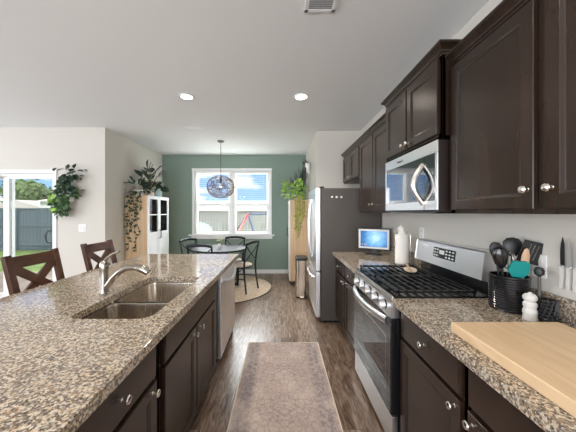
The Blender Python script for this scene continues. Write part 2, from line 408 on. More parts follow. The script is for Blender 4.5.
t2 = MB(); t2.box(DX1, DX1+.06, 3.985, 4.0, 0, DZ1+.0, .003).box(DX0-.06, DX0, 3.985, 4.0, 0, DZ1, .003).box(DX0-.065, DX1+.065, 3.98, 4.0, DZ1, DZ1+.06, .003); struct(t2.build('trim_2', 'white'))
r = thing('vertical_blinds', 'greige vertical blinds stacked at the left of the sliding patio door', 'blind', (-4.8, 4.0, 0))
s = MB()
for k in range(12): s.box(-.38+k*.062, -.335+k*.062, -.04, -.036, .06, 1.94, 0, 2, Matrix.Rotation(0, 4, 'Z'))
s.build('vanes', 'wall', r, False); MB().box(-.4, .40, -.06, .0, 1.94, 1.99, .004).build('headrail', 'white', r)

# ---------------------------------------------------------------- cabinetry
def front_loops(sgn, xf, y0, y1, z0, z1, seq):
    # sgn: -1 front faces -x, +1 faces +x ; seq of (inset, depth measured out of plane xf)
    L = []
    for ins, dep in seq:
        x = xf+sgn*dep
        L.append([(x, y0+ins, z0+ins), (x, y1-ins, z0+ins), (x, y1-ins, z1-ins), (x, y0+ins, z1-ins)])
    return MB().loops(L)
def knob(parent, sgn, x, y, z):
    b = MB(); ax = 'x' if sgn > 0 else '-x'
    b.lathe([(.0075, 0), (.0075, .002), (.0045, .004), (.0042, .013), (.009, .017), (.0145, .021), (.0155, .025), (.013, .029), (.006, .0315), (.0005, .032)], (x, y, z), 16, ax)
    return b.build('knob', 'nickel', parent)
T = .020
def cab_door(parent, sgn, xf, y0, y1, z0, z1, ky, kz, hinge_label=None):
    dr = front_loops(sgn, xf, y0, y1, z0, z1, [(0, .001), (0, T-.003), (.003, T), (.052, T), (.056, T-.003), (.062, T-.005), (.066, T-.009)]).build('door', 'cab', parent)
    knob(dr, sgn, xf+sgn*T, ky, kz); return dr
def cab_drawer(parent, sgn, xf, y0, y1, z0, z1, k=True, name='drawer'):
    dr = front_loops(sgn, xf, y0, y1, z0, z1, [(0, .001), (0, T-.007), (.004, T-.003), (.012, T)]).build(name, 'cab', parent)
    if k: knob(dr, sgn, xf+sgn*T, (y0+y1)/2, (z0+z1)/2)
    return dr
def body(parent, sgn, xf, xb, y0, y1, z0, z1, name='body', toe=0.0, top=True):
    b = MB(); a, c = min(xf, xb), max(xf, xb); th = .018
    b.box(a, c, y0, y0+th, z0+toe, z1, .0008).box(a, c, y1-th, y1, z0+toe, z1, .0008)
    b.box(a+.001, c-.001, y0+th, y1-th, z0+toe, z0+toe+th)
    if top: b.box(a+.001, c-.001, y0+th, y1-th, z1-th, z1)
    bx0, bx1 = (xb, xb-sgn*(-1)*.01) if False else (xb, xb+sgn*.01)
    b.box(min(bx0, bx1), max(bx0, bx1), y0+th, y1-th, z0+toe+th, z1-th)
    # face frame
    f0, f1 = sorted((xf, xf-sgn*.019)); b.box(f0, f1, y0+.0005, y1-.0005, z0+toe, z0+toe+.04); b.box(f0, f1, y0+.0005, y1-.0005, z1-.035, z1-.0005)
    b.box(f0, f1, y0, y0+.035, z0+toe, z1-.001); b.box(f0, f1, y1-.035, y1, z0+toe, z1-.001)
    f0, f1 = sorted((xf-sgn*.001, xf-sgn*.014)); b.box(f0, f1, y0+.02, y1-.02, z0+toe+.02, z1-.02)
    if toe:
        t0, t1 = sorted((xf-sgn*.075, xf-sgn*.09)); b.box(t0, t1, y0+.001, y1-.001, z0, z0+toe)
    return b.build(name, 'cab', parent, False)

ZC0, ZC1 = .874, .914      # countertop
XR = .657                  # right counter edge
XFR = XR+.030+T            # right face frame plane
WALL = 1.298
def base_right(y0, y1, label, fronts):
    r = thing('base_cabinet', label, 'cabinet')
    body(r, -1, XFR, WALL-.01, y0, y1, 0, ZC0-.001, toe=.10)
    for kind, a, b_, ky in fronts:
        if kind == 'd': cab_drawer(r, -1, XFR, a, b_, .705, .858)
        else: cab_door(r, -1, XFR, a, b_, .125, .688, ky, .655)
    return r
base_right(.966, 1.495, 'espresso base cabinet with one drawer and door, directly on the near side of the range',
           [('d', .985, 1.475, 0), ('k', .985, 1.475, 1.012)])
base_right(.45, .965, 'nearest espresso base cabinet on the right, under the wooden cutting board',
           [('d', .47, .945, 0), ('k', .47, .945, .918)])
base_right(2.285, 3.255, 'espresso base cabinet with two drawers and two doors between the range and refrigerator',
           [('d', 2.305, 2.765, 0), ('d', 2.785, 3.235, 0), ('k', 2.305, 2.765, 2.73), ('k', 2.785, 3.235, 2.82)])

def slabtop(x0, x1, y0, y1, name, label, hole=None):
    bm = bmesh.new()
    vs = [bm.verts.new((x, y, ZC1)) for x, y in ((x0, y0), (x1, y0), (x1, y1), (x0, y1))]
    es = [bm.edges.new((vs[i], vs[(i+1) % 4])) for i in range(4)]
    if hole:
        hv = [bm.verts.new((x, y, ZC1)) for x, y in hole]
        es += [bm.edges.new((hv[i], hv[(i+1) % len(hv)])) for i in range(len(hv))]
    bmesh.ops.triangle_fill(bm, use_beauty=True, edges=es, normal=(0, 0, 1))
    r = bmesh.ops.extrude_face_region(bm, geom=bm.faces[:])
    for v in [g for g in r['geom'] if isinstance(g, bmesh.types.BMVert)]: v.co.z = ZC0
    bmesh.ops.recalc_face_normals(bm, faces=bm.faces[:])
    sh = [e for e in bm.edges if len(e.link_faces) == 2 and e.calc_face_angle(0) > .5 and all(abs(v.co.z-ZC1) < 1e-5 for v in e.verts)]
    bmesh.ops.bevel(bm, geom=sh, offset=.004, segments=2, affect='EDGES', profile=.5)
    b = MB(); b.bm.free(); b.bm = bm
    return tag(b.build(name, 'granite', None, True), label, 'countertop')
slabtop(XR, WALL, .44, 1.503, 'countertop', 'speckled granite countertop on the right, carrying the wooden cutting board and utensil crock')
slabtop(XR, WALL, 2.279, 3.258, 'countertop', 'speckled granite countertop between range and refrigerator, under the small screen')
def splash(y0, y1, label): tag(MB().box(1.278, WALL, y0, y1, ZC1, 1.03, .002).build('backsplash', 'granite'), label, 'backsplash')
splash(.44, 1.503, 'low granite backsplash strip below the knives on the right wall')
splash(2.279, 3.258, 'low granite backsplash strip behind the paper towel roll')

# uppers
def crown(parent, sgn, xf, xb, y0, y1, z, prof, near=True, far=True):
    L = []
    for off, h in prof:
        x = xf+sgn*off; ya = y0-(off if near else 0); yb = y1+(off if far else 0)
        L.append([(x, ya, z+h), (x, yb, z+h), (xb, yb, z+h), (xb, ya, z+h)])
    return MB().loops(L).build('crown_moulding', 'cab', parent, True, 20)
CP = [(0, 0), (.004, 0), (.004, .012), (.010, .016), (.012, .026), (.022, .040), (.036, .050), (.040, .052), (.040, .064), (0, .066)]
UZ = 1.412
XU = .97+T
u = thing('wall_cabinet', 'large two-door espresso wall cabinet at upper right, nearest the camera', 'cabinet')
body(u, -1, XU, WALL, .45, 1.488, UZ, 2.262)
cab_door(u, -1, XU, .985, 1.468, 1.432, 2.245, 1.02-.015, 1.508)
cab_door(u, -1, XU, .47, .945, 1.432, 2.245, .915, 1.508)
crown(u, -1, XU, WALL, .45, 1.488, 2.262, CP, near=False, far=False)
u = thing('wall_cabinet', 'two-door espresso wall cabinet above the range microwave, standing taller and prouder than its neighbours', 'cabinet')
XM = .92
body(u, -1, XM+T, WALL, 1.49, 2.272, 1.868, 2.335)
cab_door(u, -1, XM+T, 1.51, 1.873, 1.882, 2.322, 1.845, 1.915)
cab_door(u, -1, XM+T, 1.889, 2.252, 1.882, 2.322, 1.917, 1.915)
crown(u, -1, XM+T, WALL, 1.49, 2.272, 2.335, CP)
u = thing('wall_cabinet', 'tall two-door espresso wall cabinet between microwave and refrigerator cabinet', 'cabinet')
body(u, -1, XU, WALL, 2.274, 3.185, UZ, 2.262)
cab_door(u, -1, XU, 2.30, 2.70, 1.432, 2.245, 2.665, 1.50)
cab_door(u, -1, XU, 2.72, 3.16, 1.432, 2.245, 2.755, 1.50)
crown(u, -1, XU, WALL, 2.274, 3.185, 2.262, CP, near=False, far=False)
u = thing('wall_cabinet', 'short two-door espresso wall cabinet above the refrigerator', 'cabinet')
body(u, -1, XU, WALL, 3.187, 4.03, 1.86, 2.262)
cab_door(u, -1, XU, 3.21, 3.595, 1.875, 2.245, 3.56, 1.91)
cab_door(u, -1, XU, 3.61, 4.01, 1.875, 2.245, 3.645, 1.91)
crown(u, -1, XU, WALL, 3.187, 4.03, 2.262, CP, near=False, far=True)

# ---- microwave
mw = thing('microwave', 'stainless over-the-range microwave with black glass door and bowed handle', 'microwave', (1.11, 1.881, 1.42))
def L(b): return b
MWY0, MWY1 = 1.506, 2.256
ox, oy, oz = mw.location; oz = 1.43
def sub(x0, x1, y0, y1, z0, z1, bev, name, m, parent, o=(ox, oy, oz)):
    return MB().box(x0-o[0], x1-o[0], y0-o[1], y1-o[1], z0-o[2], z1-o[2], bev).build(name, m, parent)
M['mwside'] = mat('dark_brown_shell', (.018, .011, .009), .45)
sub(.928, WALL, MWY0, MWY1, 1.432, 1.857, .003, 'body', 'mwside', mw, (ox, oy, oz))
sub(.920, .928, MWY0, MWY1, 1.787, 1.857, .002, 'vent_strip', 'steelh', mw)
dd = sub(.920, .928, MWY0, MWY1, 1.442, 1.785, .003, 'door', 'steelh', mw)
sub(.918, .921, MWY0+.022, MWY1-.03, 1.498, 1.783, .001, 'door_glass', 'mirrorblk', dd)
sub(.9172, .9185, MWY0+.135, MWY0+.139, 1.442, 1.785, 0, 'door_seam', 'black', dd)
hp = [(.922+.0-.062*math.sin(PI*t)-.002, 1.655, 1.735-.255*t) for t in [i/14 for i in range(15)]]
MB().tube([(x-ox, y-oy, z-oz) for x, y, z in hp], .0135, 10, flat=1.3).build('handle', 'nickel', mw)
sub(.945, 1.2, MWY0+.06, MWY1-.06, 1.420, 1.432, .002, 'grease_vent', 'black', mw)
text('Whirlpool', .022, 'brand_lettering', 'black', mw, (.9195-ox, 1.98-oy, 1.818-oz), (PI/2, 0, -PI/2))

# ---- range
rg = thing('gas_range', 'freestanding stainless gas range with black grates, between the two right-hand counters', 'range', (.98, 1.891, 0))
ox, oy, oz = rg.location; R0, R1 = 1.511, 2.271; o_ = (ox, oy, 0)
sub(.69, 1.285, R0+.004, R1-.004, .02, .905, .003, 'body', 'black', rg, o_)
MB().box(.66-ox, 1.285-ox, R0-oy, R1-oy, .905, .922, .004).build('cooktop', 'black', rg)
MB().box(.655-ox, .672-ox, R0-oy, R1-oy, .895, .921, .004).build('front_trim', 'steelh', rg)
dp = MB().box(.655-ox, .69-ox, R0+.003-oy, R1-.003-oy, .03, .205, .004).build('bottom_drawer', 'steelh', rg)
dr = MB().box(.65-ox, .69-ox, R0+.003-oy, R1-.003-oy, .215, .785, .005).build('oven_door', 'black', rg)
MB().box(.6475-ox, .651-ox, R0+.006-oy, R1-.006-oy, .222, .74, .001).build('door_glass', 'glassblk', dr)
# inner window border line
b = MB()
a_, c_, e1, f1 = R0+.07-oy, R1-.07-oy, .33, .66
b.loops([[(x, a_+i, e1+i), (x, c_-i, e1+i), (x, c_-i, f1-i), (x, a_+i, f1-i)] for x, i in ((.648-ox, 0), (.6465-ox, 0), (.6465-ox, .003), (.648-ox, .003))], cap=False)
b.build('window_border', 'nickel', dr)
hp = [(.645-.050*math.sin(PI*t)**.7, R0+.05+.66*t, .762) for t in [i/16 for i in range(17)]]
MB().tube([(x-ox, y-oy, z) for x, y, z in hp], .017, 12, flat=1.5).build('handle', 'steel', rg)
pts = [(.648, .79), (.66, .888), (.70, .888), (.70, .79)]
MB().prism([(x-ox, R0+.003-oy, z) for x, z in pts], (0, R1-R0-.006, 0)).build('control_panel', 'steelh', rg, False)
for k in range(5):
    y = 1.615+k*.137
    b = MB(); b.lathe([(.028, 0), (.028, .004), (.022, .007), (.0205, .026), (.018, .030), (.0005, .030)], (.652-ox, y-oy, .838), 20, '-x')
    kn = b.build('knob', 'steel', rg)
    MB().lathe([(.034, -.001), (.034, .003), (.029, .005), (.029, -.001)], (.655-ox, y-oy, .838), 24, '-x', close=False).build('bezel', 'black', kn)
    MB().box(.625-.010-ox, .625-ox+.002, y-.005-oy, y+.005-oy, .820, .856, .002).build('grip', 'nickel', kn)
# backguard
pts = [(1.185, 1.015), (1.205, 1.178), (1.215, 1.185), (1.285, 1.185), (1.285, 1.005), (1.225, 1.005)]
bgd = MB().prism([(x-ox, R0+.012-oy, z) for x, z in pts], (0, R1-R0-.024, 0)).build('backguard', 'steelh', rg, False)
MB().box(1.24-ox, 1.285-ox, R0+.002-oy, R1-.002-oy, .921, 1.006, .003).build('rear_riser', 'black', rg)
for yy in (R0, R1-.012): MB().prism([(x-ox-.002*(i < 2), yy-oy, z) for i, (x, z) in enumerate(pts)], (0, .012, 0)).build('end_cap', 'steelh', bgd, False)
dpan = MB(); q = lambda z: 1.185+(z-1.015)*(.020/.163)
dpan.prism([(q(1.075)-.002-ox, 0, 1.075), (q(1.15)-.002-ox, 0, 1.15), (q(1.15)+.004-ox, 0, 1.15), (q(1.075)+.004-ox, 0, 1.075)], (0, .25, 0))
dpo = dpan.build('clock_panel', 'glassblk', bgd, False); dpo.location = (0, 1.755-oy, 0)
b = MB()
for i, yy in enumerate([.015, .05, .085, .19, .22]):
    for j in range(3):
        z = 1.083+j*.022; b.box(q(z)-.0035-ox, q(z)-.0005-ox, yy, yy+.018, z+.003, z+.012)
b.box(q(1.11)-.0035-ox, q(1.11)+.0005-ox, .12, .175, 1.105, 1.135)
b.build('buttons', 'plate', dpo, False)
# burners and grates
for (bx, by, br) in [(.80, 1.66, .045), (.80, 2.12, .05), (1.08, 1.66, .038), (1.08, 2.12, .042), (.94, 1.89, .05)]:
    MB().lathe([(br, 0), (br, .008), (br*.8, .010), (br*.78, .016), (.001, .017)], (bx-ox, by-oy, .922), 20).build('burner_cap', 'iron', rg)
for g, (ya, yb) in enumerate([(R0+.012, R0+.372), (R0+.388, R1-.012)]):
    b = MB(); z0, z1 = .936, .952; X0, X1 = .695, 1.165
    b.box(X0, X0+.014, ya, yb, z0, z1, .002).box(X1-.014, X1, ya, yb, z0, z1, .002).box(X0, X1, ya, ya+.014, z0, z1, .002).box(X0, X1, yb-.014, yb, z0, z1, .002)
    n = 9
    for i in range(1, n): xx = X0+(X1-X0)*i/n; b.box(xx-.004, xx+.004, ya, yb, z0+.002, z1+.003, .0015)
    b.box(X0, X1, (ya+yb)/2-.005, (ya+yb)/2+.005, z0-.002, z1-.004, .001)
    for xx in (X0+.004, X1-.014):
        for yy in (ya+.002, yb-.012): b.box(xx, xx+.01, yy, yy+.01, .921, z0+.002)
    bmesh.ops.translate(b.bm, vec=(-ox, -oy, 0), verts=b.bm.verts[:])
    b.build('grate', 'iron', rg)
text('Whirlpool', .022, 'brand_lettering', 'nickel', rg, (.6468-ox, 1.90-oy, .275), (PI/2, 0, -PI/2))
# spoon rest
sr = thing('spoon_rest', 'cream oval spoon rest lying on the stove grates', 'spoon rest', (1.02, 2.02, .956), 1.2)
MB().lathe([(.001, 0), (.03, 0), (.048, .006), (.052, .012), (.049, .012), (.042, .006), (.001, .004)], (0, 0, 0), 24, squash=(1.9, .9)).build('dish', 'cream', sr)
MB().bar((-.07, 0, .013), (.16, .01, .018), .018, .006, bev=.002).build('spoon_handle', 'woodsp', sr)

# ---- island
XI = -.512; XFI = XI-.03-T
def base_island(y0, y1, label, fronts, hollow=False):
    r = thing('base_cabinet', label, 'cabinet')
    body(r, 1, XFI, -1.12, y0, y1, 0, ZC0-.001, toe=.10, top=not hollow)
    for kind, a, b_, ky in fronts:
        if kind == 'd': cab_drawer(r, 1, XFI, a, b_, .705, .858)
        elif kind == 'f': cab_drawer(r, 1, XFI, a, b_, .705, .858, False, 'false_front')
        else: cab_door(r, 1, XFI, a, b_, .125, .688, ky, .655)
    return r
base_island(.601, 1.16, 'espresso island cabinet nearest the camera with a drawer over a door', [('d', .62, 1.12, 0), ('k', .62, 1.12, 1.08)])
base_island(1.161, 2.245, 'double-door espresso sink cabinet in the middle of the island', [('f', 1.20, 2.13, 0), ('k', 1.20, 1.645, 1.595), ('k', 1.66, 2.13, 1.71)], True)
base_island(.20, .600, 'espresso island cabinet just below the bottom edge of the photo', [('d', .22, .58, 0), ('k', .22, .58, .55)])
# island end panel and rear panel
tag(MB().box(-1.12, XFI, 2.962, 3.0, 0, ZC0-.001, .002).build('island_end_panel', 'cab'), 'espresso end panel closing the island beyond the dishwasher', 'panel')
tag(MB().box(-1.30, -1.121, .20, 3.0, 0, ZC0-.001, .002).build('island_back_panel', 'cab'), 'espresso rear panel of the island on the chair side', 'panel')
# dishwasher
dw = thing('dishwasher', 'stainless dishwasher with pocket bar handle at the far end of the island', 'dishwasher', (-.8, 2.60, 0))
ox, oy, _ = dw.location; o_ = (ox, oy, 0)
sub(-1.11, XFI, 2.25, 2.958, .10, .868, .002, 'body', 'black', dw, o_)
sub(-1.11, XFI-.06, 2.252, 2.956, 0, .10, .002, 'kick_plate', 'black', dw, o_)
dd = sub(XFI, XFI+.028, 2.275, 2.956, .11, .862, .005, 'door', 'steel', dw, o_)
hp = [(XFI+.030+.035*math.sin(PI*t)**.6, 2.31+.61*t, .80-.05*math.sin(PI*t)) for t in [i/16 for i in range(17)]]
MB().tube([(x-ox, y-oy, z) for x, y, z in hp], .017, 12).build('handle', 'steel', dd)

def rrect(x0, x1, y0, y1, r, seg=5):
    P = []
    for cx, cy, a0 in ((x1-r, y1-r, 0), (x0+r, y1-r, PI/2), (x0+r, y0+r, PI), (x1-r, y0+r, 1.5*PI)):
        for i in range(seg+1): a = a0+PI/2*i/seg; P.append((cx+r*math.cos(a), cy+r*math.sin(a)))
    return P
HX0, HX1, HY0, HY1 = -1.025, -.628, 1.215, 2.0
slabtop(-1.65, XI, .19, 3.09, 'countertop', 'large speckled granite island countertop with a sink cutout on the left', rrect(HX0, HX1, HY0, HY1, .06))
sk = thing('kitchen_sink', 'undermounted stainless double-bowl sink set in the island', 'sink', (-.827, 1.57, .873))
ox, oy, oz = sk.location
def bowl(x0, x1, y0, y1, dep):
    Ls = []
    for ins, z, r in [(-.022, 0, .03), (-.022, -.004, .03), (0, -.006, .055), (.002, -.02, .055), (.012, -dep+.03, .06), (.03, -dep+.006, .055), (.06, -dep, .05)]:
        Ls.append([Vector((x-ox, y-oy, z)) for x, y in rrect(x0+ins, x1-ins, y0+ins, y1-ins, max(r, .01))])
    # outer skin
    Lo = []
    for ins, z, r in [(.05, -dep-.003, .05), (.02, -dep+.004, .055), (-.004, -.022, .055), (-.004, -.007, .055)]:
        Lo.append([Vector((x-ox, y-oy, z)) for x, y in rrect(x0+ins, x1-ins, y0+ins, y1-ins, r)])
    b = MB(); b.loops(Lo[::-1], cap=False); b.bm.faces.new([b.bm.verts.new(p) for p in Lo[0]])
    rs = [[b.bm.verts.new(p) for p in l] for l in Ls[:]]; n = len(rs[0])
    for A, B in zip(rs, rs[1:]):
        for k in range(n): b.bm.faces.new((A[k], A[(k+1) % n], B[(k+1) % n], B[k]))
    b.bm.faces.new(rs[-1])
    q = b.build('bowl', 'sinksteel', sk, True, 50)
    MB().lathe([(.055, -dep+.001), (.052, -dep+.004), (.04, -dep+.003), (.036, -dep+.0015), (.001, -dep+.0015)], ((x0+x1)/2-ox, (y0+y1)/2-oy, 0), 24).build('drain', 'chrome', q)
bowl(HX0+.0, HX1-.0, HY0+.0, 1.54, .20); bowl(HX0, HX1, 1.584, HY1, .17)
# faucet
fc = thing('faucet', 'curved brushed-nickel single-lever faucet behind the island sink', 'faucet', (-1.095, 1.585, ZC1))
MB().lathe([(.032, 0), (.032, .006), (.026, .010), (.0235, .03), (.0225, .12), (.024, .15), (.026, .165), (.024, .19), (.012, .205), (.001, .207)], (0, 0, 0), 20).build('faucet_body', 'chrome', fc)
MB().tube([(.0, 0, .03), (.03, -.004, .06), (.065, -.008, .105), (.105, -.012, .14), (.15, -.018, .162), (.20, -.024, .168), (.235, -.03, .163)], [.019, .019, .0185, .018, .0175, .017, .017], 14).build('spout', 'chrome', fc)
MB().tube([(.215, -.028, .168), (.24, -.03, .164), (.27, -.034, .156), (.29, -.036, .14)], [.019, .025, .025, .021], 14).build('spray_head', 'chrome', fc)
MB().tube([(0, 0, .195), (.015, .002, .218), (.05, .005, .245), (.09, .008, .262)], [.011, .010, .008, .007], 10).build('lever', 'chrome', fc)
MB().tube([(-.018, 0, .02), (-.022, 0, .09), (-.018, 0, .17)], .009, 8).build('side_cap', 'chrome', fc)

# ---------------------------------------------------------------- refrigerator
fr = thing('refrigerator', 'stainless french-door refrigerator with a dark grey side panel', 'refrigerator', (.9, 3.73, 0))
ox, oy, _ = fr.location; o_ = (ox, oy, 0)
F0, F1 = 3.27, 4.15
sub(.515, 1.285, F0, F1, .03, 1.725, .006, 'body', 'steeldark', fr, o_)
for a, b_ in ((F0, (F0+F1)/2-.003), ((F0+F1)/2+.003, F1)):
    q = sub(.445, .508, a+.001, b_, .66, 1.735, .012, 'door', 'steel', fr, o_)
    yh = (F0+F1)/2+(-.045 if a == F0 else .045)
    MB().tube([(.445-.0-.045*math.sin(PI*t)**.5-ox, yh-oy, .78+.82*t) for t in [i/14 for i in range(15)]], .012, 10).build('handle', 'steel', q)
q = sub(.445, .508, F0+.001, F1, .07, .65, .012, 'freezer_drawer', 'steel', fr, o_)
MB().tube([(.445-.045*math.sin(PI*t)**.5-ox, F0+.1+.68*t-oy, .56) for t in [i/14 for i in range(15)]], .012, 10).build('handle', 'steel', q)
for a in (F0+.03, F1-.09): sub(.50, .56, a, a+.06, 1.725, 1.75, .006, 'hinge_cover', 'blackpl', fr, o_)
sub(.55, 1.25, F0+.02, F1-.02, .0, .03, 0, 'base', 'black', fr, o_)
for i, (x, lb) in enumerate([(.65, 'round white magnet on the refrigerator side, leftmost of the three'), (.71, 'round white magnet on the refrigerator side, middle of the three'), (.77, 'round white magnet on the refrigerator side, rightmost of the three')]):
    b = MB(); b.lathe([(.014, 0), (.014, -.012), (.011, -.022), (.001, -.024)], (0, 0, 0), 16, 'y'); mo = b.build('fridge_magnet', 'ceramic'); mo.location = (x, F0+.0005, 1.61); tag(mo, lb, 'magnet', 'magnets on the refrigerator side')

# ---------------------------------------------------------------- counter things (right)
# smart screen
sc = thing('digital_screen', 'small white-bordered screen showing a blue picture on the far right counter', 'screen', (1.098, 3.03, ZC1), math.radians(-31))
MB().box(-.09, .09, -.05, .06, 0, .012, .004).build('stand_base', 'blackpl', sc)
MB().box(-.03, .03, .0, .022, .010, .10, .003).build('stand_neck', 'blackpl', sc)
MB().box(-.185, .185, -.012, .018, .06, .315, .005).build('housing', 'blackpl', sc)
sb = MB().box(-.173, .173, -.0145, -.011, .073, .302, .002).build('bezel', 'ceramic', sc)
m = mat('screen_picture', (.02, .05, .1), .15); t, b_, n, M_, R_, X_ = nodes(m)
tcn = n('ShaderNodeTexCoord').outputs['Object']; s3 = n('ShaderNodeSeparateXYZ', {0: tcn})
d0 = n('ShaderNodeVectorMath', {0: tcn, 1: (.02, 0, .20)}, operation='DISTANCE').outputs['Value']
nzz = n('ShaderNodeTexNoise', {'Vector': tcn, 'Scale': 9.0, 'Detail': 4.0, 'Distortion': 1.5}).outputs[0]
f_ = M_('ADD', M_('MULTIPLY', d0, 4.0), M_('MULTIPLY', nzz, .5))
cc = R_(f_, [(.25, (.62, .85, .98)), (.5, (.22, .50, .80)), (.8, (.04, .17, .42)), (1, (.02, .08, .25))])
t.links.new(cc, b_.inputs['Emission Color']); b_.inputs['Emission Strength'].default_value = .9
M['screen'] = m
MB().box(-.150, .150, -.0152, -.0142, .094, .281).build('display', 'screen', sb, False)
text('11:30', .035, 'clock_digits', 'ceramic', sb, (-.115, -.0157, .118), (PI/2, 0, 0), .0004)
# paper towel
pt = thing('paper_towel_holder', 'paper towel roll standing on a metal holder by the range', 'paper towel', (1.165, 2.47, ZC1))
MB().lathe([(.078, 0), (.078, .008), (.07, .012), (.001, .012)], (0, 0, 0), 28).build('holder_base', 'chrome', pt)
MB().tube([(0, 0, .01), (0, 0, .325)], .006, 8).build('holder_post', 'chrome', pt)
MB().tube([(.066, -.03, .01), (.069, -.03, .28), (.067, -.028, .285)], .005, 8).build('tension_arm', 'chrome', pt)
MB().lathe([(.02, .014), (.058, .014), (.060, .018), (.060, .29), (.058, .294), (.02, .294)], (0, 0, 0), 32).build('roll', 'paper', pt)
b = MB(); 
for k in range(9):
    a = k*2*PI/9; ring = []
    b.loops([[(.035*math.cos(a)*s_+.006*math.sin(3*a+j), .035*math.sin(a)*s_, .29+j*.022) for a in [i*2*PI/9 for i in range(9)]] for j, s_ in enumerate((1.1, 1.0, .65, .9, .25))], cap=False) if k == 0 else None
for (dx, dy, hh) in ((-.055, -.01, .35), (.04, -.03, .34), (.0, .02, .395), (.02, -.01, .38)): b.prism([(0-.02, 0, .29), (.02, .004, .29), (dx, dy, hh)], (0, .004, 0))
b.build('pulled_sheet', 'paper', pt)
# peak: sheet draped on the roll front
b = MB(); b.loops([[(.0615*math.cos(a), .0615*math.sin(a), z) for z in (.016, .15, .29)] + [(.0600*math.cos(a), .0600*math.sin(a), z) for z in (.29, .15, .016)] for a in [math.radians(-150+9*i) for i in range(9)]]); b.build('loose_end', 'paper', pt)

# utensil crock
ck = thing('utensil_crock', 'black ribbed crock crammed with cooking utensils on the right counter', 'crock', (1.19, 1.337, ZC1))
prof = [(.001, 0), (.078, 0), (.082, .005)]
for k in range(13):
    z = .008+k*.0125; prof += [(.0815, z), (.0845, z+.003), (.0845, z+.008), (.0815, z+.011)]
prof += [(.086, .172), (.086, .178), (.078, .178), (.077, .012), (.001, .010)]
MB().lathe(prof, (0, 0, 0), 40, close=False).build('crock_body', 'black', ck)
b = MB(); b.lathe([(.001, 0), (.024, .0), (.024, .004), (.001, .005)], (0, 0, 0), 20, 'y'); 
def utensil(name, label, cat, base, tip, parts):
    r = thing(name, label, cat, (ck.location.x+base[0], ck.location.y+base[1], ZC1+base[2]))
    dv = Vector(tip)-Vector(base); Ln = dv.length; zz = dv.normalized(); yy = Vector((.35, 1, 0)); yy = (yy-zz*yy.dot(zz)).normalized(); r.rotation_euler = Matrix((yy.cross(zz), yy, zz)).transposed().to_euler()
    for pn, fn, mm in parts:
        bb = MB(); fn(bb, Ln); bb.build(pn, mm, r)
    return r
def rod(r0, frac): return lambda b, Ln: b.tube([(0, 0, 0), (0, 0, Ln*frac)], r0, 8)
def blade(w, h, th, slots=False):
    def f(b, Ln):
        if slots:
            xx = -w/2
            for ww in (.030, .010, .010, .032): b.box(xx, xx+ww, -th/2, th/2, Ln-h+.02, Ln-.015); xx += ww+.006
            b.box(-w/2, w/2, -th/2, th/2, Ln-h, Ln-h+.021, .001).box(-w/2, w/2, -th/2, th/2, Ln-.016, Ln, .001)
        else:
            b.prism([(-w*.25, -th/2, Ln-h), (w*.25, -th/2, Ln-h), (w*.5, -th/2, Ln-h*.7), (w*.48, -th/2, Ln-.008), (w*.3, -th/2, Ln), (-w*.35, -th/2, Ln-.004), (-w*.5, -th/2, Ln-h*.65)], (0, th, 0))
    return f
def bowlf(w, h, dp): return lambda b, Ln: b.lathe([(.001, Ln), (w*.3, Ln-h*.06), (w*.47, Ln-h*.25), (w*.5, Ln-h*.5), (w*.4, Ln-h*.8), (w*.15, Ln-h)], (0, 0, 0), 18, squash=(1, dp))
utensil('ladle', 'glossy black ladle leaning left in the crock', 'utensil', (-.01, .0, .02), (-.062, -.012, .325), [('handle', rod(.006, .75), 'blackpl'), ('bowl', bowlf(.068, .11, .6), 'black')])
utensil('serving_spoon', 'black nylon serving spoon upright at the left back of the crock', 'utensil', (-.01, .03, .02), (-.035, .045, .345), [('handle', rod(.006, .75), 'blackpl'), ('bowl', bowlf(.06, .09, .4), 'blackpl')])
utensil('round_turner', 'large round-headed black spoon, tallest at the middle of the crock', 'utensil', (.01, .0, .02), (.038, .02, .372), [('handle', rod(.006, .75), 'blackpl'), ('bowl', bowlf(.088, .10, .35), 'blackpl')])
utensil('silicone_spatula', 'bright teal silicone spatula at the front of the crock', 'utensil', (.0, -.02, .02), (.003, -.058, .262), [('handle', rod(.006, .6), 'woodsp'), ('blade', blade(.085, .085, .012), 'teal')])
utensil('wooden_spoon', 'pale wooden spoon beside the bright teal spatula in the crock', 'utensil', (.02, -.03, .02), (.042, -.055, .325), [('handle', rod(.006, .6), 'woodsp'), ('bowl', bowlf(.036, .15, .4), 'woodsp')])
utensil('silicone_scraper', 'narrow dark teal silicone scraper right of the wooden spoon', 'utensil', (.03, .0, .02), (.065, -.03, .275), [('handle', rod(.006, .6), 'woodsp'), ('blade', blade(.03, .10, .012), 'tealdk')])
sl = utensil('slotted_turner', 'wide black slotted turner leaning right out of the crock', 'utensil', (.02, .02, .02), (.088, -.06, .355), [('handle', rod(.006, .7), 'blackpl'), ('slotted_head', blade(.10, .115, .004, True), 'blackpl')])
def whisk(b, Ln):
    for k in range(5):
        a = k*PI/5; pts = []
        for i in range(13):
            t_ = i/12*PI; pts.append((.028*math.sin(t_*1.0)*math.cos(a)*(1 if True else 0), .028*math.sin(t_)*math.sin(a), Ln-.045-.045*math.cos(PI-t_)))
        b.tube(pts, .0012, 5); b.tube([(-x, -y, z) for x, y, z in pts], .0012, 5)
utensil('whisk', 'wire balloon whisk behind the teal spatula', 'utensil', (.0, .02, .02), (-.008, -.01, .30), [('handle', rod(.006, .6), 'blackpl'), ('wires', whisk, 'nickel')])
bt = thing('slim_bottle', 'slim grey bottle with a round black cap between the crock and wire basket', 'bottle', (1.247, 1.236, ZC1))
MB().lathe([(.001, 0), (.012, 0), (.013, .01), (.013, .10), (.006, .13), (.006, .195), (.001, .196)], (0, 0, 0), 20).build('bottle_body', 'steeldark', bt)
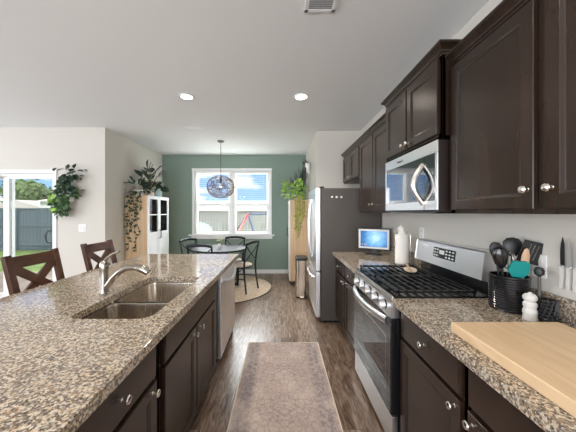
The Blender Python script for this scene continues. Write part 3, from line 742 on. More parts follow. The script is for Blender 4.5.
MB().lathe([(.006, .195), (.018, .205), (.020, .222), (.014, .238), (.001, .242)], (0, 0, 0), 20).build('cap', 'blackpl', bt)
pm = thing('pepper_mill', 'white turned pepper mill standing in front of the black crock', 'pepper mill', (1.172, 1.205, ZC1))
MB().lathe([(.001, 0), (.027, 0), (.028, .006), (.025, .022), (.0275, .032), (.0265, .045), (.022, .055), (.026, .066), (.0255, .078), (.019, .086)], (0, 0, 0), 28).build('mill_body', 'ceramic', pm)
MB().lathe([(.019, .087), (.026, .096), (.027, .108), (.020, .119), (.008, .124), (.006, .128), (.001, .130)], (0, 0, 0), 28).build('mill_head', 'ceramic', pm)
wb = thing('wire_holder', 'small black wire basket right of the white pepper mill', 'basket', (1.229, 1.180, ZC1))
b = MB()
for k in range(7):
    b.tube([((.031+.003*math.sin(k))*math.cos(a), (.031+.003*math.sin(k))*math.sin(a), .004+k*.016) for a in [i*2*PI/16 for i in range(16)]], .0045, 6, True)
b.build('rings', 'blackpl', wb)
b = MB()
for k in range(12):
    a = k*2*PI/12; a2 = a+.9; b.tube([(.031*math.cos(a), .031*math.sin(a), 0), (.033*math.cos((a+a2)/2), .033*math.sin((a+a2)/2), .05), (.031*math.cos(a2), .031*math.sin(a2), .102)], .0038, 6)
b.build('uprights', 'blackpl', wb)
MB().lathe([(.001, 0), (.036, 0), (.036, .004), (.001, .004)], (0, 0, 0), 20).build('base', 'blackpl', wb)
# cutting board
cb = MB(); cb.box(.718, 1.173, .46, 1.084, ZC1+.0005, .956, .005, 3); tag(cb.build('cutting_board', 'board'), 'thick pale maple cutting board lying on the near right counter', 'cutting board')
# outlet & switch
def plate_(name, lab, cat, face, c, kind):
    r = thing(name, lab, cat, c)
    if face == '-x':
        MB().box(-.006, 0, -.036, .036, -.058, .058, .003).build('cover_plate', 'plate', r)
        for z in (-.026, .026): MB().box(-.0085, -.004, -.016, .016, z-.014, z+.014, .003).build('socket', 'ceramic', r)
    else:
        MB().box(-.06, .06, -.006, 0, -.058, .058, .003).build('cover_plate', 'plate', r)
        for x in (-.025, .025): MB().box(x-.016, x+.016, -.0095, -.004, -.033, .033, .002).build('rocker', 'ceramic', r)
plate_('wall_outlet', 'white electrical outlet on the wall behind the slotted turner', 'outlet', '-x', (1.30, 1.285, 1.15), 'o')
plate_('wall_outlet', 'white electrical outlet on the wall right of the paper towel roll', 'outlet', '-x', (1.30, 2.36, 1.22), 'o')
plate_('light_switch', 'white double light switch on the wall below the hanging plants', 'switch', '-y', (-3.10, 4.0, 1.17), 's')
# knives
def knife(y, lab, dark):
    r = thing('kitchen_knife', lab, 'knife', (1.2985, y, 1.07), group='knives on the right wall')
    MB().prism([(0, -.004, .0), (0, .005, -.002), (0, .008, .02), (0, .0055, .06), (0, .006, .10), (0, -.006, .10), (0, -.007, .04)], (-.014, 0, 0)).build('handle', 'ceramic', r)
    MB().prism([(-.005, -.009, .10), (-.005, .007, .10), (-.005, .008, .16), (-.005, .005, .205), (-.005, -.002, .235), (-.005, -.008, .20)], (-.003, 0, 0)).build('blade', 'blackpl' if dark else 'steel', r, False)
    MB().box(-.010, -.001, -.008, .008, .098, .106, .001).build('bolster', 'steel', r)
knife(1.176, 'dark-bladed knife with white handle on the right wall, leftmost of the three', True)
knife(1.148, 'bright-bladed knife with white handle on the right wall, middle of the three', False)
knife(1.121, 'bright-bladed knife at the very right edge of the photo', False)

# ---------------------------------------------------------------- runner rug
rr_ = MB(); rr_.box(-.371, .371, -1.15, 1.15, 0, .007, .002)
ro = tag(rr_.build('runner_rug', 'rug'), 'faded beige and mauve patterned runner rug in the kitchen aisle', 'rug'); ro.location = (.026, 1.62, .0005)
b = MB()
for sx in (-1, 1): b.box(sx*.371-.004, sx*.371+.004, -1.15, 1.15, 0, .009, .002)
for sy in (-1, 1): b.box(-.371, .371, sy*1.15-.004, sy*1.15+.004, 0, .009, .002)
M['bind'] = mat('rug_binding', (.60, .50, .40), .9); b.build('binding', 'bind', ro)

# ---------------------------------------------------------------- island chairs
def counter_chair():
    t_ = thing('counter_chair', '', 'chair'); 
    # local: faces +x, back at x=-.2 ; seat z .63
    MB().box(-.19, .21, -.21, .21, .60, .635, .012, 3).build('seat', 'brown', t_)
    for sy in (-1, 1):
        MB().bar((-.28, sy*.205, 1.085), (-.165, sy*.20, .60), .034, .055, up=(0, 1, 0), bev=.004).build('back_post', 'brown', t_)
        MB().bar((-.175, sy*.20, .61), (-.235, sy*.205, .0), .034, .045, up=(0, 1, 0), bev=.003).build('leg', 'brown', t_)
        MB().bar((.185, sy*.185, .605), (.20, sy*.195, 0), .038, .038, up=(0, 1, 0), bev=.003).build('leg', 'brown', t_)
    MB().bar((-.265, -.18, 1.025), (-.265, .18, 1.025), .026, .095, up=(-.24, 0, .97), bev=.004).build('top_rail', 'brown', t_)
    MB().bar((-.20, -.18, .735), (-.20, .18, .735), .024, .045, bev=.004).build('lower_rail', 'brown', t_)
    for s_ in (1, -1): MB().bar((-.257+.003*s_, -s_*.175, .985), (-.207+.003*s_, s_*.13, .755), .020, .068, up=(-.24, 0, .97), bev=.003).build('cross_slat', 'brown', t_)
    MB().box(.17, .20, -.18, .18, .20, .235, .004).build('footrest', 'brown', t_)
    MB().box(-.235, -.205, -.19, .19, .24, .27, .004).build('stretcher', 'brown', t_)
    return t_
c0 = counter_chair(); c0.location = (-1.80, 2.14, 0); c0['label'] = 'brown wooden X-back counter chair nearest the camera at the island'; c0['group'] = 'counter chairs at the island'
dup(c0, 'brown wooden X-back counter chair behind the faucet, farther along the island', (-1.80, 2.90, 0))

# ---------------------------------------------------------------- dining area
rg2 = thing('round_rug', 'round woven jute rug with dark edge under the dining table', 'rug', (-1.12, 4.83, 0))
MB().lathe([(.001, .0005), (.93, .0005), (.935, .004), (.93, .008), (.001, .009)], (0, 0, 0), 64).build('rug_weave', 'jute', rg2)
MB().lathe([(.93, .0005), (.95, .0005), (.952, .005), (.948, .009), (.93, .009), (.93, .0005)], (0, 0, 0), 64, close=False).build('rug_border', 'blackpl', rg2)
tb = thing('dining_table', 'round black pedestal dining table in front of the double window', 'table', (-1.14, 4.74, .0095))
MB().lathe([(.001, .715), (.48, .715), (.495, .722), (.50, .735), (.495, .748), (.48, .75), (.001, .75)], (0, 0, 0), 56).build('tabletop', 'blackwd', tb)
MB().lathe([(.06, .0), (.06, .02)], (0, 0, .05), 12)
MB().lathe([(.055, .06), (.075, .10), (.05, .2), (.04, .35), (.06, .5), (.05, .62), (.11, .70), (.12, .715)], (0, 0, 0), 24).build('pedestal', 'blackwd', tb)
for k in range(4):
    a = k*PI/2+.6; c_, s_ = math.cos(a), math.sin(a)
    MB().tube([(.03*c_, .03*s_, .17), (.16*c_, .16*s_, .13), (.28*c_, .28*s_, .045), (.34*c_, .34*s_, .022)], [.035, .03, .025, .022], 10).build('foot', 'blackwd', tb)
def cross_chair():
    t_ = thing('dining_chair', '', 'chair', group='cross-back chairs around the round table')
    # local: faces +y, back at y=-.21
    MB().lathe([(.001, .44), (.20, .44), (.215, .448), (.215, .46), (.20, .468), (.001, .462)], (0, 0, 0), 28, squash=(1, .98)).build('seat', 'seatc', t_)
    for sx in (-1, 1):
        MB().tube([(sx*.205, -.255, .0), (sx*.19, -.215, .25), (sx*.185, -.20, .46), (sx*.20, -.225, .68), (sx*.205, -.265, .865)], [.014, .016, .017, .015, .014], 10).build('back_leg', 'blackwd', t_)
        MB().tube([(sx*.165, .15, .445), (sx*.185, .185, 0)], [.018, .013], 10).build('front_leg', 'blackwd', t_)
        MB().tube([(sx*-.19, -.21, .53), (sx*-.07, -.222, .62), (sx*.08, -.24, .72), (sx*.19, -.255, .82)], .009, 8).build('cross_bar', 'blackwd', t_)
        MB().tube([(sx*.178, .165, .22), (sx*.188, -.21, .24)], .009, 8).build('side_stretcher', 'blackwd', t_)
    MB().tube([(-.215, -.262, .855), (-.12, -.285, .875), (0, -.292, .88), (.12, -.285, .875), (.215, -.262, .855)], .019, 10, flat=1.3).build('top_rail', 'blackwd', t_)
    MB().tube([(-.178, .165, .29), (.178, .165, .29)], .009, 8).build('front_stretcher', 'blackwd', t_)
    MB().tube([(.20*math.cos(a), .19*math.sin(a), .425) for a in [i*2*PI/24 for i in range(24)]], .013, 8, True).build('seat_apron', 'blackwd', t_)
    return t_
M['seatc'] = mat('woven_seat', (.55, .45, .36), .8)
dc = cross_chair(); dc.location = (-.74, 4.67, .0095); dc.rotation_euler = (0, 0, math.radians(65)); dc['label'] = 'black cross-back dining chair right of the round table, fully visible with tan seat'
dup(dc, 'black cross-back dining chair left of the round table, near the oak cabinet', (-1.56, 4.86, .0095), math.radians(-115))
dup(dc, 'black cross-back dining chair with its back to the camera, nearest the island', (-1.27, 4.36, .0095), math.radians(-8))
dup(dc, 'black cross-back dining chair beyond the table, under the window', (-1.0, 5.12, .0095), math.radians(172))
# vase
vs = thing('flower_vase', 'white vase of pale yellow flowers on the dining table', 'vase', (-1.11, 4.60, .760))
MB().lathe([(.001, 0), (.03, 0), (.042, .03), (.04, .06), (.022, .085), (.026, .095), (.022, .095), (.018, .085), (.001, .08)], (0, 0, 0), 20).build('vase_body', 'ceramic', vs)
M['yellow'] = mat('pale_yellow_petal', (.72, .75, .30), .6)
b = MB(); b2 = MB()
for k in range(16):
    a = random.uniform(0, 2*PI); r_ = random.uniform(.0, .06); z = random.uniform(.13, .22); p = (r_*math.cos(a), r_*math.sin(a), z)
    b2.tube([(0, 0, .085), p], .0015, 4)
    for j in range(5): b.leaf(p, (math.cos(j*1.25), math.sin(j*1.25), .5), (0, 0, 1), .024, .02)
b.build('petals', 'yellow', vs); b2.build('stems', 'stem', vs)

# pendant
pd = thing('pendant_lamp', 'round woven-wire pendant lamp hanging above the dining table', 'pendant lamp', (-1.12, 4.76, CE))
MB().lathe([(.001, 0), (.065, 0), (.065, -.012), (.05, -.022), (.001, -.024)], (0, 0, 0), 24).build('canopy', 'blackpl', pd)
MB().tube([(0, 0, -.02), (0, 0, -.70)], .005, 6).build('cord', 'blackpl', pd)
b = MB(); RX, RZ, zc = .25, .205, -.855
rnd = random.Random(3)
def sph(u, v): # squashed ellipsoid
    cu = math.cos(u)
    return (RX*math.copysign(abs(cu)**.8, cu)*math.cos(v), RX*math.copysign(abs(cu)**.8, cu)*math.sin(v), zc+RZ*math.sin(u))
for k in range(75):
    u0 = rnd.uniform(-1.1, 1.1); v0 = rnd.uniform(0, 2*PI); rad = rnd.uniform(.22, .5)
    b.tube([sph(max(-1.35, min(1.35, u0+rad*math.cos(t*2*PI/14))), v0+rad*1.2*math.sin(t*2*PI/14)/max(.3, math.cos(u0))) for t in range(14)], .0028, 4, True)
for u0 in (-1.25, 0, 1.25): b.tube([sph(u0, t*2*PI/32) for t in range(32)], .004, 5, True)
for k in range(10): b.tube([sph(-1.25+2.5*i/12, k*2*PI/10) for i in range(13)], .003, 4)
b.build('lamp_shade', 'rope', pd)
MB().lathe([(.02, -.69), (.02, -.76), (.014, -.77)], (0, 0, 0), 12).build('socket', 'blackpl', pd)
MB().lathe([(.012, -.77), (.03, -.81), (.033, -.83), (.025, -.855), (.001, -.865)], (0, 0, 0), 16).build('bulb', 'ceramic', pd)
light('POINT', 'lamp', (0, 0, -.90), 8, (1, .96, .9), shadow_soft_size=.10).parent = pd  # fill light added inside the unlit-looking pendant to brighten the dining area

# display cabinet left
def shelf_cabinet(lab, x0, x1, y0, y1, h, front, glass_door=True):
    r = thing('display_cabinet', lab, 'cabinet'); b = MB(); th = .02
    b.box(x0, x1, y0, y0+th, .06, h, .002).box(x0, x1, y1-th, y1, .06, h, .002).box(x0, x1, y0+th, y1-th, h-th, h-.0005, .001).box(x0, x1, y0+th, y1-th, .06, .08, .001)
    bx = x0 if front > 0 else x1-.01; b.box(bx, bx+.01, y0+th, y1-th, .08, h-th)
    b.build('carcass', 'oak', r)
    ff = MB(); xf0, xf1 = (x1, x1+.018) if front > 0 else (x0-.018, x0)
    yc = (y0+y1)/2; zm = 1.02
    for (a, c) in ((y0+.001, yc-.002), (yc+.002, y1-.001)):
        f = MB(); w_ = .05
        f.box(xf0, xf1, a, a+w_, .07, h-.001, .002).box(xf0, xf1, c-w_, c, .07, h-.001, .002).box(xf0, xf1, a+w_, c-w_, h-.06, h-.001, .002).box(xf0, xf1, a+w_, c-w_, .07, .13, .002)
        f.box(xf0, xf1, a+w_, c-w_, zm-.03, zm+.03, .002).box(xf0+.004, xf1-.004, a+w_, c-w_, .13, zm-.03).box(xf0, xf1, a+w_, c-w_, 1.36, 1.38, .002)
        q = f.build('door', 'white', r)
        MB().box((xf0+xf1)/2-.002, (xf0+xf1)/2+.002, a+w_-.003, c-w_+.003, zm+.028, h-.058).build('pane', 'glass', q, False)
        yk = c-.024 if a < yc-.1 else a+.024
        xh = xf1 if front > 0 else xf0
        MB().tube([(xh, yk, .92), (xh+front*.03, yk, .925), (xh+front*.03, yk, 1.075), (xh, yk, 1.08)], .006, 8).build('handle', 'blackpl', q)
    for z in (.42, .75, 1.05, 1.37): MB().box(x0+.012, x1-.002, y0+th, y1-th, z-.009, z+.009).build('shelf', 'white', r)
    for x in (x0+.01, x1-.05):
        for y in (y0+.01, y1-.05): MB().box(x, x+.04, y, y+.04, 0, .06, .002).build('foot', 'blackpl', r)
    return r
shelf_cabinet('tall oak cabinet with white glazed doors against the left wall, topped with trailing plants', -2.735, -2.352, 4.50, 5.32, 1.715, 1)
shelf_cabinet('tall oak cabinet beyond the refrigerator, topped with a lime-green plant', .18, .56, 5.02, 5.86, 1.66, -1)
# glassware in left cabinet
for i, (y, z, lab, mm) in enumerate([(4.72, 1.38, 'teal jar behind glass on the upper shelf of the left cabinet', 'tealpot'), (4.75, 1.06, 'teal bowl behind glass on the lower shelf of the left cabinet', 'tealpot'), (5.12, 1.38, 'cream jar behind the far glazed door of the left cabinet', 'cream'), (5.1, 1.06, 'cream pitcher on the lower shelf behind the far glazed door', 'cream')]):
    j = MB(); j.lathe([(.001, 0), (.05, 0), (.06, .04), (.055, .12), (.03, .16), (.035, .18), (.03, .18), (.001, .15)], (0, 0, 0), 20)
    tag(j.build('jar', mm), lab, 'jar').location = (-2.54, y, z)
# trash can
tc_ = thing('trash_can', 'slim stainless step trash can with dark lid beside the refrigerator', 'trash can', (.345, 4.36, 0))
def rr3(x0, x1, y0, y1, r, z): return [(x, y, z) for x, y in rrect(x0, x1, y0, y1, r)]
MB().loops([rr3(-.10, .10, -.15, .15, .06, .015), rr3(-.10, .10, -.15, .15, .06, .62)]).build('can_body', 'steel2', tc_) if False else None
M['can'] = mat('warm_stainless', (.66, .57, .47), .22, 1)
MB().loops([rr3(-.10, .10, -.15, .15, .07, .02), rr3(-.10, .10, -.15, .15, .07, .615)]).build('can_body', 'can', tc_)
MB().loops([rr3(-.102, .102, -.152, .152, .07, .616), rr3(-.102, .102, -.152, .152, .07, .65), rr3(-.09, .09, -.14, .14, .06, .662)]).build('lid', 'blackpl', tc_)
MB().loops([rr3(-.101, .101, -.151, .151, .07, .0), rr3(-.101, .101, -.151, .151, .07, .02)]).build('base_ring', 'blackpl', tc_)
MB().box(-.03, .03, -.185, -.14, .012, .024, .004).build('pedal', 'can', tc_)

# ---------------------------------------------------------------- plants
def foliage(b, c, spread, n, L, W, rnd, hang=0, up=.3):
    c = Vector(c)
    for k in range(n):
        d = Vector((rnd.uniform(-1, 1)*spread[0], rnd.uniform(-1, 1)*spread[1], rnd.uniform(-.4, 1)*spread[2]))
        if d.length < 1e-3: continue
        p = c+d; dd = (d.normalized()+Vector((rnd.uniform(-.6, .6), rnd.uniform(-.6, .6), rnd.uniform(-.8, .4)+up-hang)))
        s_ = rnd.uniform(.7, 1.2); b.leaf(p, dd, (rnd.uniform(-.4, .4), -.6+rnd.uniform(-.4, .4), 1), L*s_, W*s_)
def vine(bs, bl, pts, step, L, W, rnd):
    pts = [Vector(p) for p in pts]; bs.tube(pts, .0025, 5)
    for a, c in zip(pts, pts[1:]):
        n = max(1, int((c-a).length/step))
        for i in range(n):
            p = a.lerp(c, (i+.5)/n)+Vector((rnd.uniform(-1, 1)*.012, rnd.uniform(-1, 1)*.012, 0))
            bl.leaf(p, (rnd.uniform(-1, 1), rnd.uniform(-1, .1), rnd.uniform(-1, .2)), (rnd.uniform(-.4, .4), -1, .4), L*rnd.uniform(.7, 1.2), W*rnd.uniform(.7, 1.2))
def pot(parent, r, h, mm, name='pot', z=0): MB().lathe([(.001, z), (r*.75, z), (r*.8, z+.005), (r, z+h), (r*.93, z+h), (r*.85, z+h-.02), (.001, z+h-.02)], (0, 0, 0), 24).build(name, mm, parent)
rn = random.Random(11)
# wall planters (left, patio wall): px->X: (x-281)*4/256
def wallplanter(x, z, lab, n, lime):
    r = thing('wall_planter', lab, 'plant', (x, 4.0, z))
    MB().lathe([(.02, -.06), (.055, -.03), (.07, .06), (.064, .06), (.05, .0), (.001, -.01)], (0, -.075, 0), 20, squash=(1, .95)).build('pot', 'ceramic', r)
    MB().box(-.02, .02, -.012, 0, -.02, .09, .002).build('bracket', 'ceramic', r)
    b = MB(); st = MB()
    foliage(b, (-.02, -.10, .06), (.16, .06, .12), n, .085, .075, rn, .3)
    for k in range(8):
        x0 = rn.uniform(-.14, .08); vine(st, b, [(x0*.3, -.09, .06), (x0*.8, -.14, .05), (x0-.05, -.13, -.06), (x0-.07+rn.uniform(-.03, .05), -.10, -.16-rn.uniform(0, .1))], .03, .08, .07, rn)
    b.build('leaves', 'leafdk' if not lime else 'leaf', r); st.build('stems', 'stem', r)
    if lime:
        b = MB(); foliage(b, (-.21, -.10, -.10), (.06, .04, .15), 18, .10, .09, rn, .3); b.build('lime_leaves', 'leaflt', r)
wallplanter(-3.21, 1.92, 'upper dark-leaved plant in a white wall pot beside the patio door', 26, False)
wallplanter(-3.24, 1.62, 'lower wall-hung plant with large leaves, lime green at its left side', 38, True)
# plants on left cabinet
p1 = thing('trailing_plant', 'trailing vine plant on the near end of the left oak cabinet, spilling down its side', 'plant', (-2.54, 4.62, 1.715))
pot(p1, .07, .10, 'ceramic'); b = MB(); st = MB()
foliage(b, (0, 0, .12), (.22, .13, .16), 80, .085, .045, rn, 0)
for k in range(9):
    x0 = -.17+k*.032; ln = [.30, .75, .95, .62, 1.0, .45, .7, .35, .25][k]
    vine(st, b, [(x0*.3, 0, .09), (x0*.9, -.12, .06), (x0, -.145, -.05), (x0+rn.uniform(-.02, .03), -.135, -ln*.6), (x0+rn.uniform(-.03, .06), -.135, -ln)] if k not in (0,) else [(x0*.3, 0, .09), (x0-.03, -.12, .05), (x0-.04, -.14, -.3), (x0-.04, -.14, -.55)], .055, .062, .036, rn)
b.build('leaves', 'leafdk', p1); st.build('stems', 'stem', p1)
p2 = thing('potted_plant', 'tall broad-leaved dark plant in the middle of the left oak cabinet top', 'plant', (-2.52, 4.93, 1.715))
pot(p2, .08, .12, 'cream'); b = MB(); st = MB()
for k in range(20):
    a = rn.uniform(0, 2*PI); r_ = rn.uniform(.02, .15); h = rn.uniform(.16, .52); p = Vector((r_*math.cos(a), r_*math.sin(a), h)); st.tube([(0, 0, .1), p*.6+Vector((0, 0, .08)), p], .004, 5)
    b.leaf(p, (math.cos(a)*.6, math.sin(a)*.6, .8), (-math.cos(a), -.5, .5), .20, .13)
b.build('leaves', 'leafdk', p2); st.build('stems', 'stem', p2)
p3 = thing('potted_plant', 'round-leaved dark plant in a pale teal pot with a white hoop support', 'plant', (-2.52, 5.17, 1.715))
pot(p3, .11, .17, 'tealpot'); b = MB(); st = MB()
for k in range(14):
    a = rn.uniform(0, 2*PI); r_ = rn.uniform(.04, .16); h = rn.uniform(.12, .34); p = Vector((r_*math.cos(a), r_*math.sin(a), h)); st.tube([(0, 0, .14), p*.6+Vector((0, 0, .1)), p], .004, 5)
    b.leaf(p, (math.cos(a), math.sin(a), -.2), (math.cos(a)*.2, -1, .5), .15, .15)
b.build('leaves', 'leafdk', p3); st.build('stems', 'stem', p3)
MB().tube([(.14*math.cos(t*PI/12), 0, .16+.26*math.sin(t*PI/12)) for t in range(13)], .005, 6).build('hoop', 'ceramic', p3)
# plants on the right cabinet
p4 = thing('potted_plant', 'lime-green bushy plant with a hanging olive vine on the right oak cabinet', 'plant', (.33, 5.17, 1.66))
pot(p4, .08, .10, 'ceramic'); b = MB(); st = MB(); b3 = MB()
foliage(b, (-.07, -.03, .17), (.19, .14, .19), 150, .10, .06, rn, .1)
for k in range(5):
    x0 = -.06+k*.045; vine(st, b3, [(x0*.3, 0, .09), (x0, -.16, .06), (x0+.01, -.175, -.1), (x0+rn.uniform(-.02, .02), -.165, -.35), (x0-.03, -.165, [-.3, -.62, -.75, -.55, -.3][k])], .028, .055, .04, rn)
b.build('leaves', 'leaflt', p4); b3.build('vine_leaves', 'leafdry', p4); st.build('stems', 'stem', p4)
p5 = thing('spiky_plant', 'dark spiky upright plant in the corner above the refrigerator, behind the lime plant', 'plant', (.45, 5.47, 1.66)); p5.scale = (1.0, 1.0, 1.4)
pot(p5, .055, .12, 'blackpl'); b = MB()
for k in range(15):
    a = -2.7+k*.13; L_ = rn.uniform(.38, .60); tip = Vector((math.cos(a)*.0-.28+.024*k, rn.uniform(-.08, .08), L_*(.55+.045*k)))
    b.tube([(rn.uniform(-.02, .02), 0, .08), tip*.5+Vector((0, 0, .05)), tip*.85+Vector((0, 0, .03)), tip+Vector((0, 0, .04))], [.008, .020, .017, .003], 6, flat=.35)
M['darksp'] = mat('dark_spiky_leaf', (.018, .016, .016), .5)
b.build('leaves', 'darksp', p5)
wp = thing('wall_planter', 'small white wall pocket holding a dark frond high on the return wall', 'plant', (.578, 4.92, 2.25))
MB().lathe([(.02, -.10), (.045, -.06), (.055, .10), (.048, .11), (.04, .0), (.001, -.02)], (-.06, 0, 0), 16).build('pot', 'ceramic', wp)
b = MB()
for k in range(7): b.tube([(-.06, 0, .02), (-.07-.012*k, .02*(k-3), .12), (-.05-.02*k, .035*(k-3), .10+.03*(k % 4)), ], [.006, .014, .003], 5)
for k in range(6): b.tube([(-.09, 0, .08), (-.12, .015*(k-3), -.05), (-.10-.01*k, .02*(k-3), -.22-.03*k)], [.006, .014, .003], 5)
b.build('leaves', 'darksp', wp)

# ---------------------------------------------------------------- ceiling fixtures
def downlight(x, y, lab, en=60):
    r = thing('recessed_light', lab, 'light', (x, y, CE), group='recessed ceiling lights')
    MB().lathe([(.062, -.001), (.064, -.006), (.088, -.008), (.09, -.001), (.062, -.001)], (0, 0, 0), 32, close=False).build('trim_ring', 'white', r)
    MB().lathe([(.001, -.003), (.062, -.003), (.062, -.001), (.001, -.0005)], (0, 0, 0), 32).build('lens', 'bulb', r)
    sp_ = light('SPOT', 'lamp', (0, 0, -.02), en, (1, .92, .82), (0, 0, 0), spot_size=2.5, spot_blend=.8, shadow_soft_size=.06); sp_.parent = r
    return r
downlight(-1.08, 2.93, 'glowing recessed ceiling light at left, above the island end')
downlight(.23, 2.93, 'glowing recessed ceiling light at right, above the aisle')
downlight(-1.08, .55, 'added recessed fill light above the near end of the island, outside the frame', 30)  # unseen downlight added to brighten the near counter
downlight(.23, .55, 'added recessed fill light above the near aisle, outside the frame', 30)  # its partner, likewise added out of view for brightness
downlight(-4.2, 1.9, 'added recessed fill light over the open room at far left, outside the frame', 30)  # extra unseen downlight added for more light at left
def vent(x, y, w_, d_, lab, tl=.6):
    r = thing('ceiling_vent', lab, 'vent', (x, y, CE)); b = MB()
    b.box(-w_/2, w_/2, -d_/2, -d_/2+.025, -.008, 0, .002).box(-w_/2, w_/2, d_/2-.025, d_/2, -.008, 0, .002).box(-w_/2, -w_/2+.025, -d_/2, d_/2, -.008, 0, .002).box(w_/2-.025, w_/2, -d_/2, d_/2, -.008, 0, .002)
    b.build('vent_frame', 'white', r)
    b = MB(); n = int((d_-.05)/.016)
    for i in range(n): b.box(-w_/2+.025, w_/2-.025, -.0035, .0035, -.001, .001, 0, 2, Matrix.Translation((0, -d_/2+.033+i*.016, -.006)) @ Matrix.Rotation(tl, 4, 'X'))
    b.build('louvres', 'white', r, False)
    MB().box(-w_/2+.02, w_/2-.02, -d_/2+.02, d_/2-.02, -.0015, -.0003).build('duct_opening', 'steeldark', r)
vent(-1.38, 4.05, .32, .16, 'white ceiling register near the left wall corner, dark slots', -1.0)
vent(.253, 1.535, .20, .30, 'white ceiling vent cut off at the top edge of the photo')

# ---------------------------------------------------------------- outdoors
M['grass'] = mat('lawn_grass', (.15, .22, .06), .9, vary=((3, 3, 3), .4))
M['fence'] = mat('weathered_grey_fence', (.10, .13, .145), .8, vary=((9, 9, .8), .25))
M['fence2'] = mat('pale_grey_fence', (.30, .29, .27), .8, vary=((9, 9, .8), .2))  # paler grey boards than the other fence
M['house'] = mat('white_siding', (.80, .78, .74), .8); M['roof'] = mat('pale_shingle_roof', (.62, .54, .50), .9)
M['red'] = mat('red_painted_steel', (.60, .03, .03), .35); M['blue'] = mat('dark_blue_steel', (.03, .05, .16), .35)
M['trunk'] = mat('tree_bark', (.12, .08, .05), .9); M['tree'] = mat('tree_foliage', (.15, .22, .06), .8, vary=((1.5, 1.5, 1.5), .5))
g = MB(); g.box(-60, 60, 6.12, 120, -.5, -.14).box(-60, -2.92, 4.17, 6.12, -.5, -.14); g.build('ground', 'grass', None, False)['kind'] = 'structure'
struct(bpy.data.objects['ground'])
def fence(lab, x0, x1, y, z0, z1, mm, w_=.14):
    r = thing('board_fence', lab, 'fence', (0, y, 0)); b = MB(); x = x0; i = 0
    while x < x1: b.box(x, x+w_-.012, -.01, .01, z0, z1-(.01 if i % 2 else 0)); x += w_; i += 1
    b.build('boards', mm, r, False)
    b = MB(); H = z1-z0
    b.box(x0, x1, -.05, -.011, z0+H*.12, z0+H*.12+.09).box(x0, x1, -.05, -.011, z0+H*.58, z0+H*.58+.09).box(x0, x1, -.05, .03, z1, z1+.04); b.build('rails', mm, r, False)
    x = x0
    while x <= x1: MB().box(x-.05, x+.05, -.15, -.051, z0, z1).build('post', mm, r, False); x += 2.4
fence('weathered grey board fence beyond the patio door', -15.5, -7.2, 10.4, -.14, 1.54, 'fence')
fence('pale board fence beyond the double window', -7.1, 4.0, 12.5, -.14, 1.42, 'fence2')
def house(lab, x, y, w_, d_, h, rh, ridge='x'):
    r = thing('house', lab, 'house', (x, y, -.14))
    MB().box(-w_/2, w_/2, -d_/2, d_/2, 0, h).build('walls', 'house', r, False)
    e = .35; b = MB()
    if ridge == 'x': b.prism([(-w_/2-e, -d_/2-e, h), (-w_/2-e, d_/2+e, h), (-w_/2-e, 0, h+rh)], (w_+2*e, 0, 0))
    else: b.prism([(-w_/2-e, -d_/2-e, h), (w_/2+e, -d_/2-e, h), (0, -d_/2-e, h+rh)], (0, d_+2*e, 0))
    b.build('roof', 'roof', r, False)
    if w_ < 20: MB().box(-w_*.15, -w_*.15+.9, -d_/2-.04, -d_/2, 1.0, 1.7).build('window', 'glassblk', r, False)
house('white neighbouring house with a low pale roof, left beyond the patio fence', -31.3, 34.4, 7.2, 8, 1.95, 1.05, 'y')
house('white neighbouring house with a pinkish gable roof, right in the patio door view', -20.3, 27.5, 4.6, 7, 2.55, .75, 'x')
M['house'] = mat('tan_siding', (.55, .47, .36), .8); house('long pale house beyond the fence seen through the double window', -4, 34, 26, 8, 1.7, .9, 'x')
def tree(x, y, h, r_, lab, n=900):
    t_ = thing('tree', lab, 'tree', (x, y, -.14), group=None); rn2 = random.Random(int(x*10+y))
    MB().tube([(0, 0, 0), (.1, 0, h*.3), (0, .1, h*.6)], [.28, .2, .1], 8).build('trunk', 'trunk', t_)
    b = MB(); cs = [(rn2.uniform(-.55, .55)*r_, rn2.uniform(-.5, .5)*r_, h*rn2.uniform(.42, .70), r_*rn2.uniform(.35, .6)) for _ in range(11)]
    for k in range(n):
        cx, cy, cz, cr_ = cs[k % 11]; a = rn2.uniform(0, 2*PI); u = math.asin(rn2.uniform(-1, 1)); q_ = cr_*rn2.uniform(.75, 1.05)
        d_ = Vector((math.cos(a)*math.cos(u), math.sin(a)*math.cos(u), math.sin(u))); p = Vector((cx, cy, cz))+d_*q_
        b.leaf(p, (rn2.uniform(-1, 1), rn2.uniform(-1, 1), rn2.uniform(-1, .3)), d_, .55, .5)
    b.build('crown', 'tree', t_)
for i, (x, y, h, r_) in enumerate([(-51, 50, 9.0, 4.2), (-40, 41, 7.6, 3.8), (-41, 51, 9.6, 4.2), (-33, 45, 7.9, 3.8), (-60, 50, 9, 4.5)]):
    tree(x, y, h, r_, ['dense green tree far behind the grey fence, second from left', 'dense green tree rising over the low white roof', 'tall dense green tree between the two white houses', 'dense green tree just above the pinkish gable roof', 'leftmost green tree beyond the patio fence'][i])
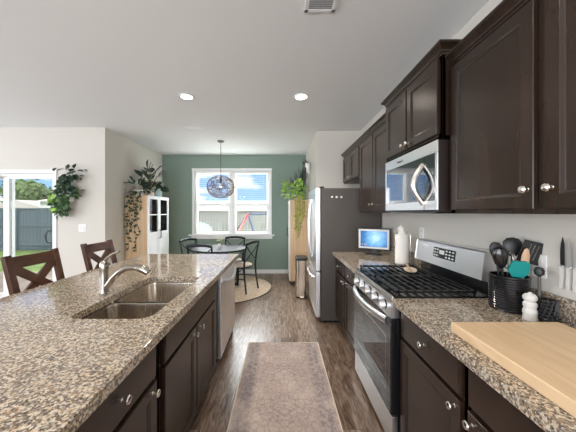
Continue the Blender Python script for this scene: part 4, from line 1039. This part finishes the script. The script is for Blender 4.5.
# swing set
sw = thing('swing_set', 'red and dark blue metal swing frame outside the right half of the window', 'swing set', (-1.05, 8.6, -.14))
for x, mm in ((-.35, 'red'), (.95, 'blue')): pass
MB().tube([(-.45, -.5, .62), (-.05, 0, 1.5)], .035, 8).build('leg', 'red', sw)
MB().tube([(-.75, .5, .62), (-.05, 0, 1.5)], .035, 8).build('leg', 'fence', sw)
MB().tube([(-.05, 0, 1.5), (.42, -.2, .0)], .035, 8).build('brace', 'blue', sw)
MB().tube([(-.05, 0, 1.5), (1.6, .4, 1.50)], .035, 8).build('top_bar', 'blue', sw)
MB().tube([(.40, -.2, .75), (1.6, .3, 1.95)], .035, 8).build('slide_rail', 'blue', sw)
MB().tube([(.7, .1, 1.55), (1.5, .3, 1.85)], .035, 8).build('climbing_bar', 'red', sw)
MB().tube([(-.45, -.5, .62), (-.62, -.6, 0)], .035, 8).build('leg', 'red', sw)
MB().tube([(1.6, .4, 1.55), (1.8, .1, 0)], .035, 8).build('leg', 'red', sw)
# adirondack chair
M['aqua'] = mat('aqua_plastic', (.42, .72, .74), .5)
def adk(x, y, rz, lab):
    r = thing('garden_chair', lab, 'chair', (x, y, -.14), rz); b = MB(); r.scale = (.95, .95, 1.1)
    for i in range(6): b.bar((-.23+i*.092, .20, .30), (-.25+i*.10, .52, 1.02-.02*abs(i-2.5)**2), .075, .02, up=(0, 1, 0))
    b.build('back_slats', 'aqua', r)
    MB().prism([(-.27, -.3, .40), (.27, -.3, .40), (.27, .22, .28), (-.27, .22, .28)], (0, 0, .03)).build('seat', 'aqua', r)
    for s_ in (-1, 1):
        MB().box(s_*.36-.06, s_*.36+.06, -.34, .38, .58, .61, .005).build('armrest', 'aqua', r); MB().box(s_*.34-.03, s_*.34+.03, -.33, -.25, 0, .58).build('front_leg', 'aqua', r)
        MB().bar((s_*.28, -.3, .37), (s_*.28, .6, .02), .03, .10).build('back_leg', 'aqua', r)
adk(-2.68, 9.3, .5, 'aqua slatted garden chair seen through the lower left window pane')
adk(-3.85, 11.2, -.3, 'second aqua garden chair, farther left outside the window')
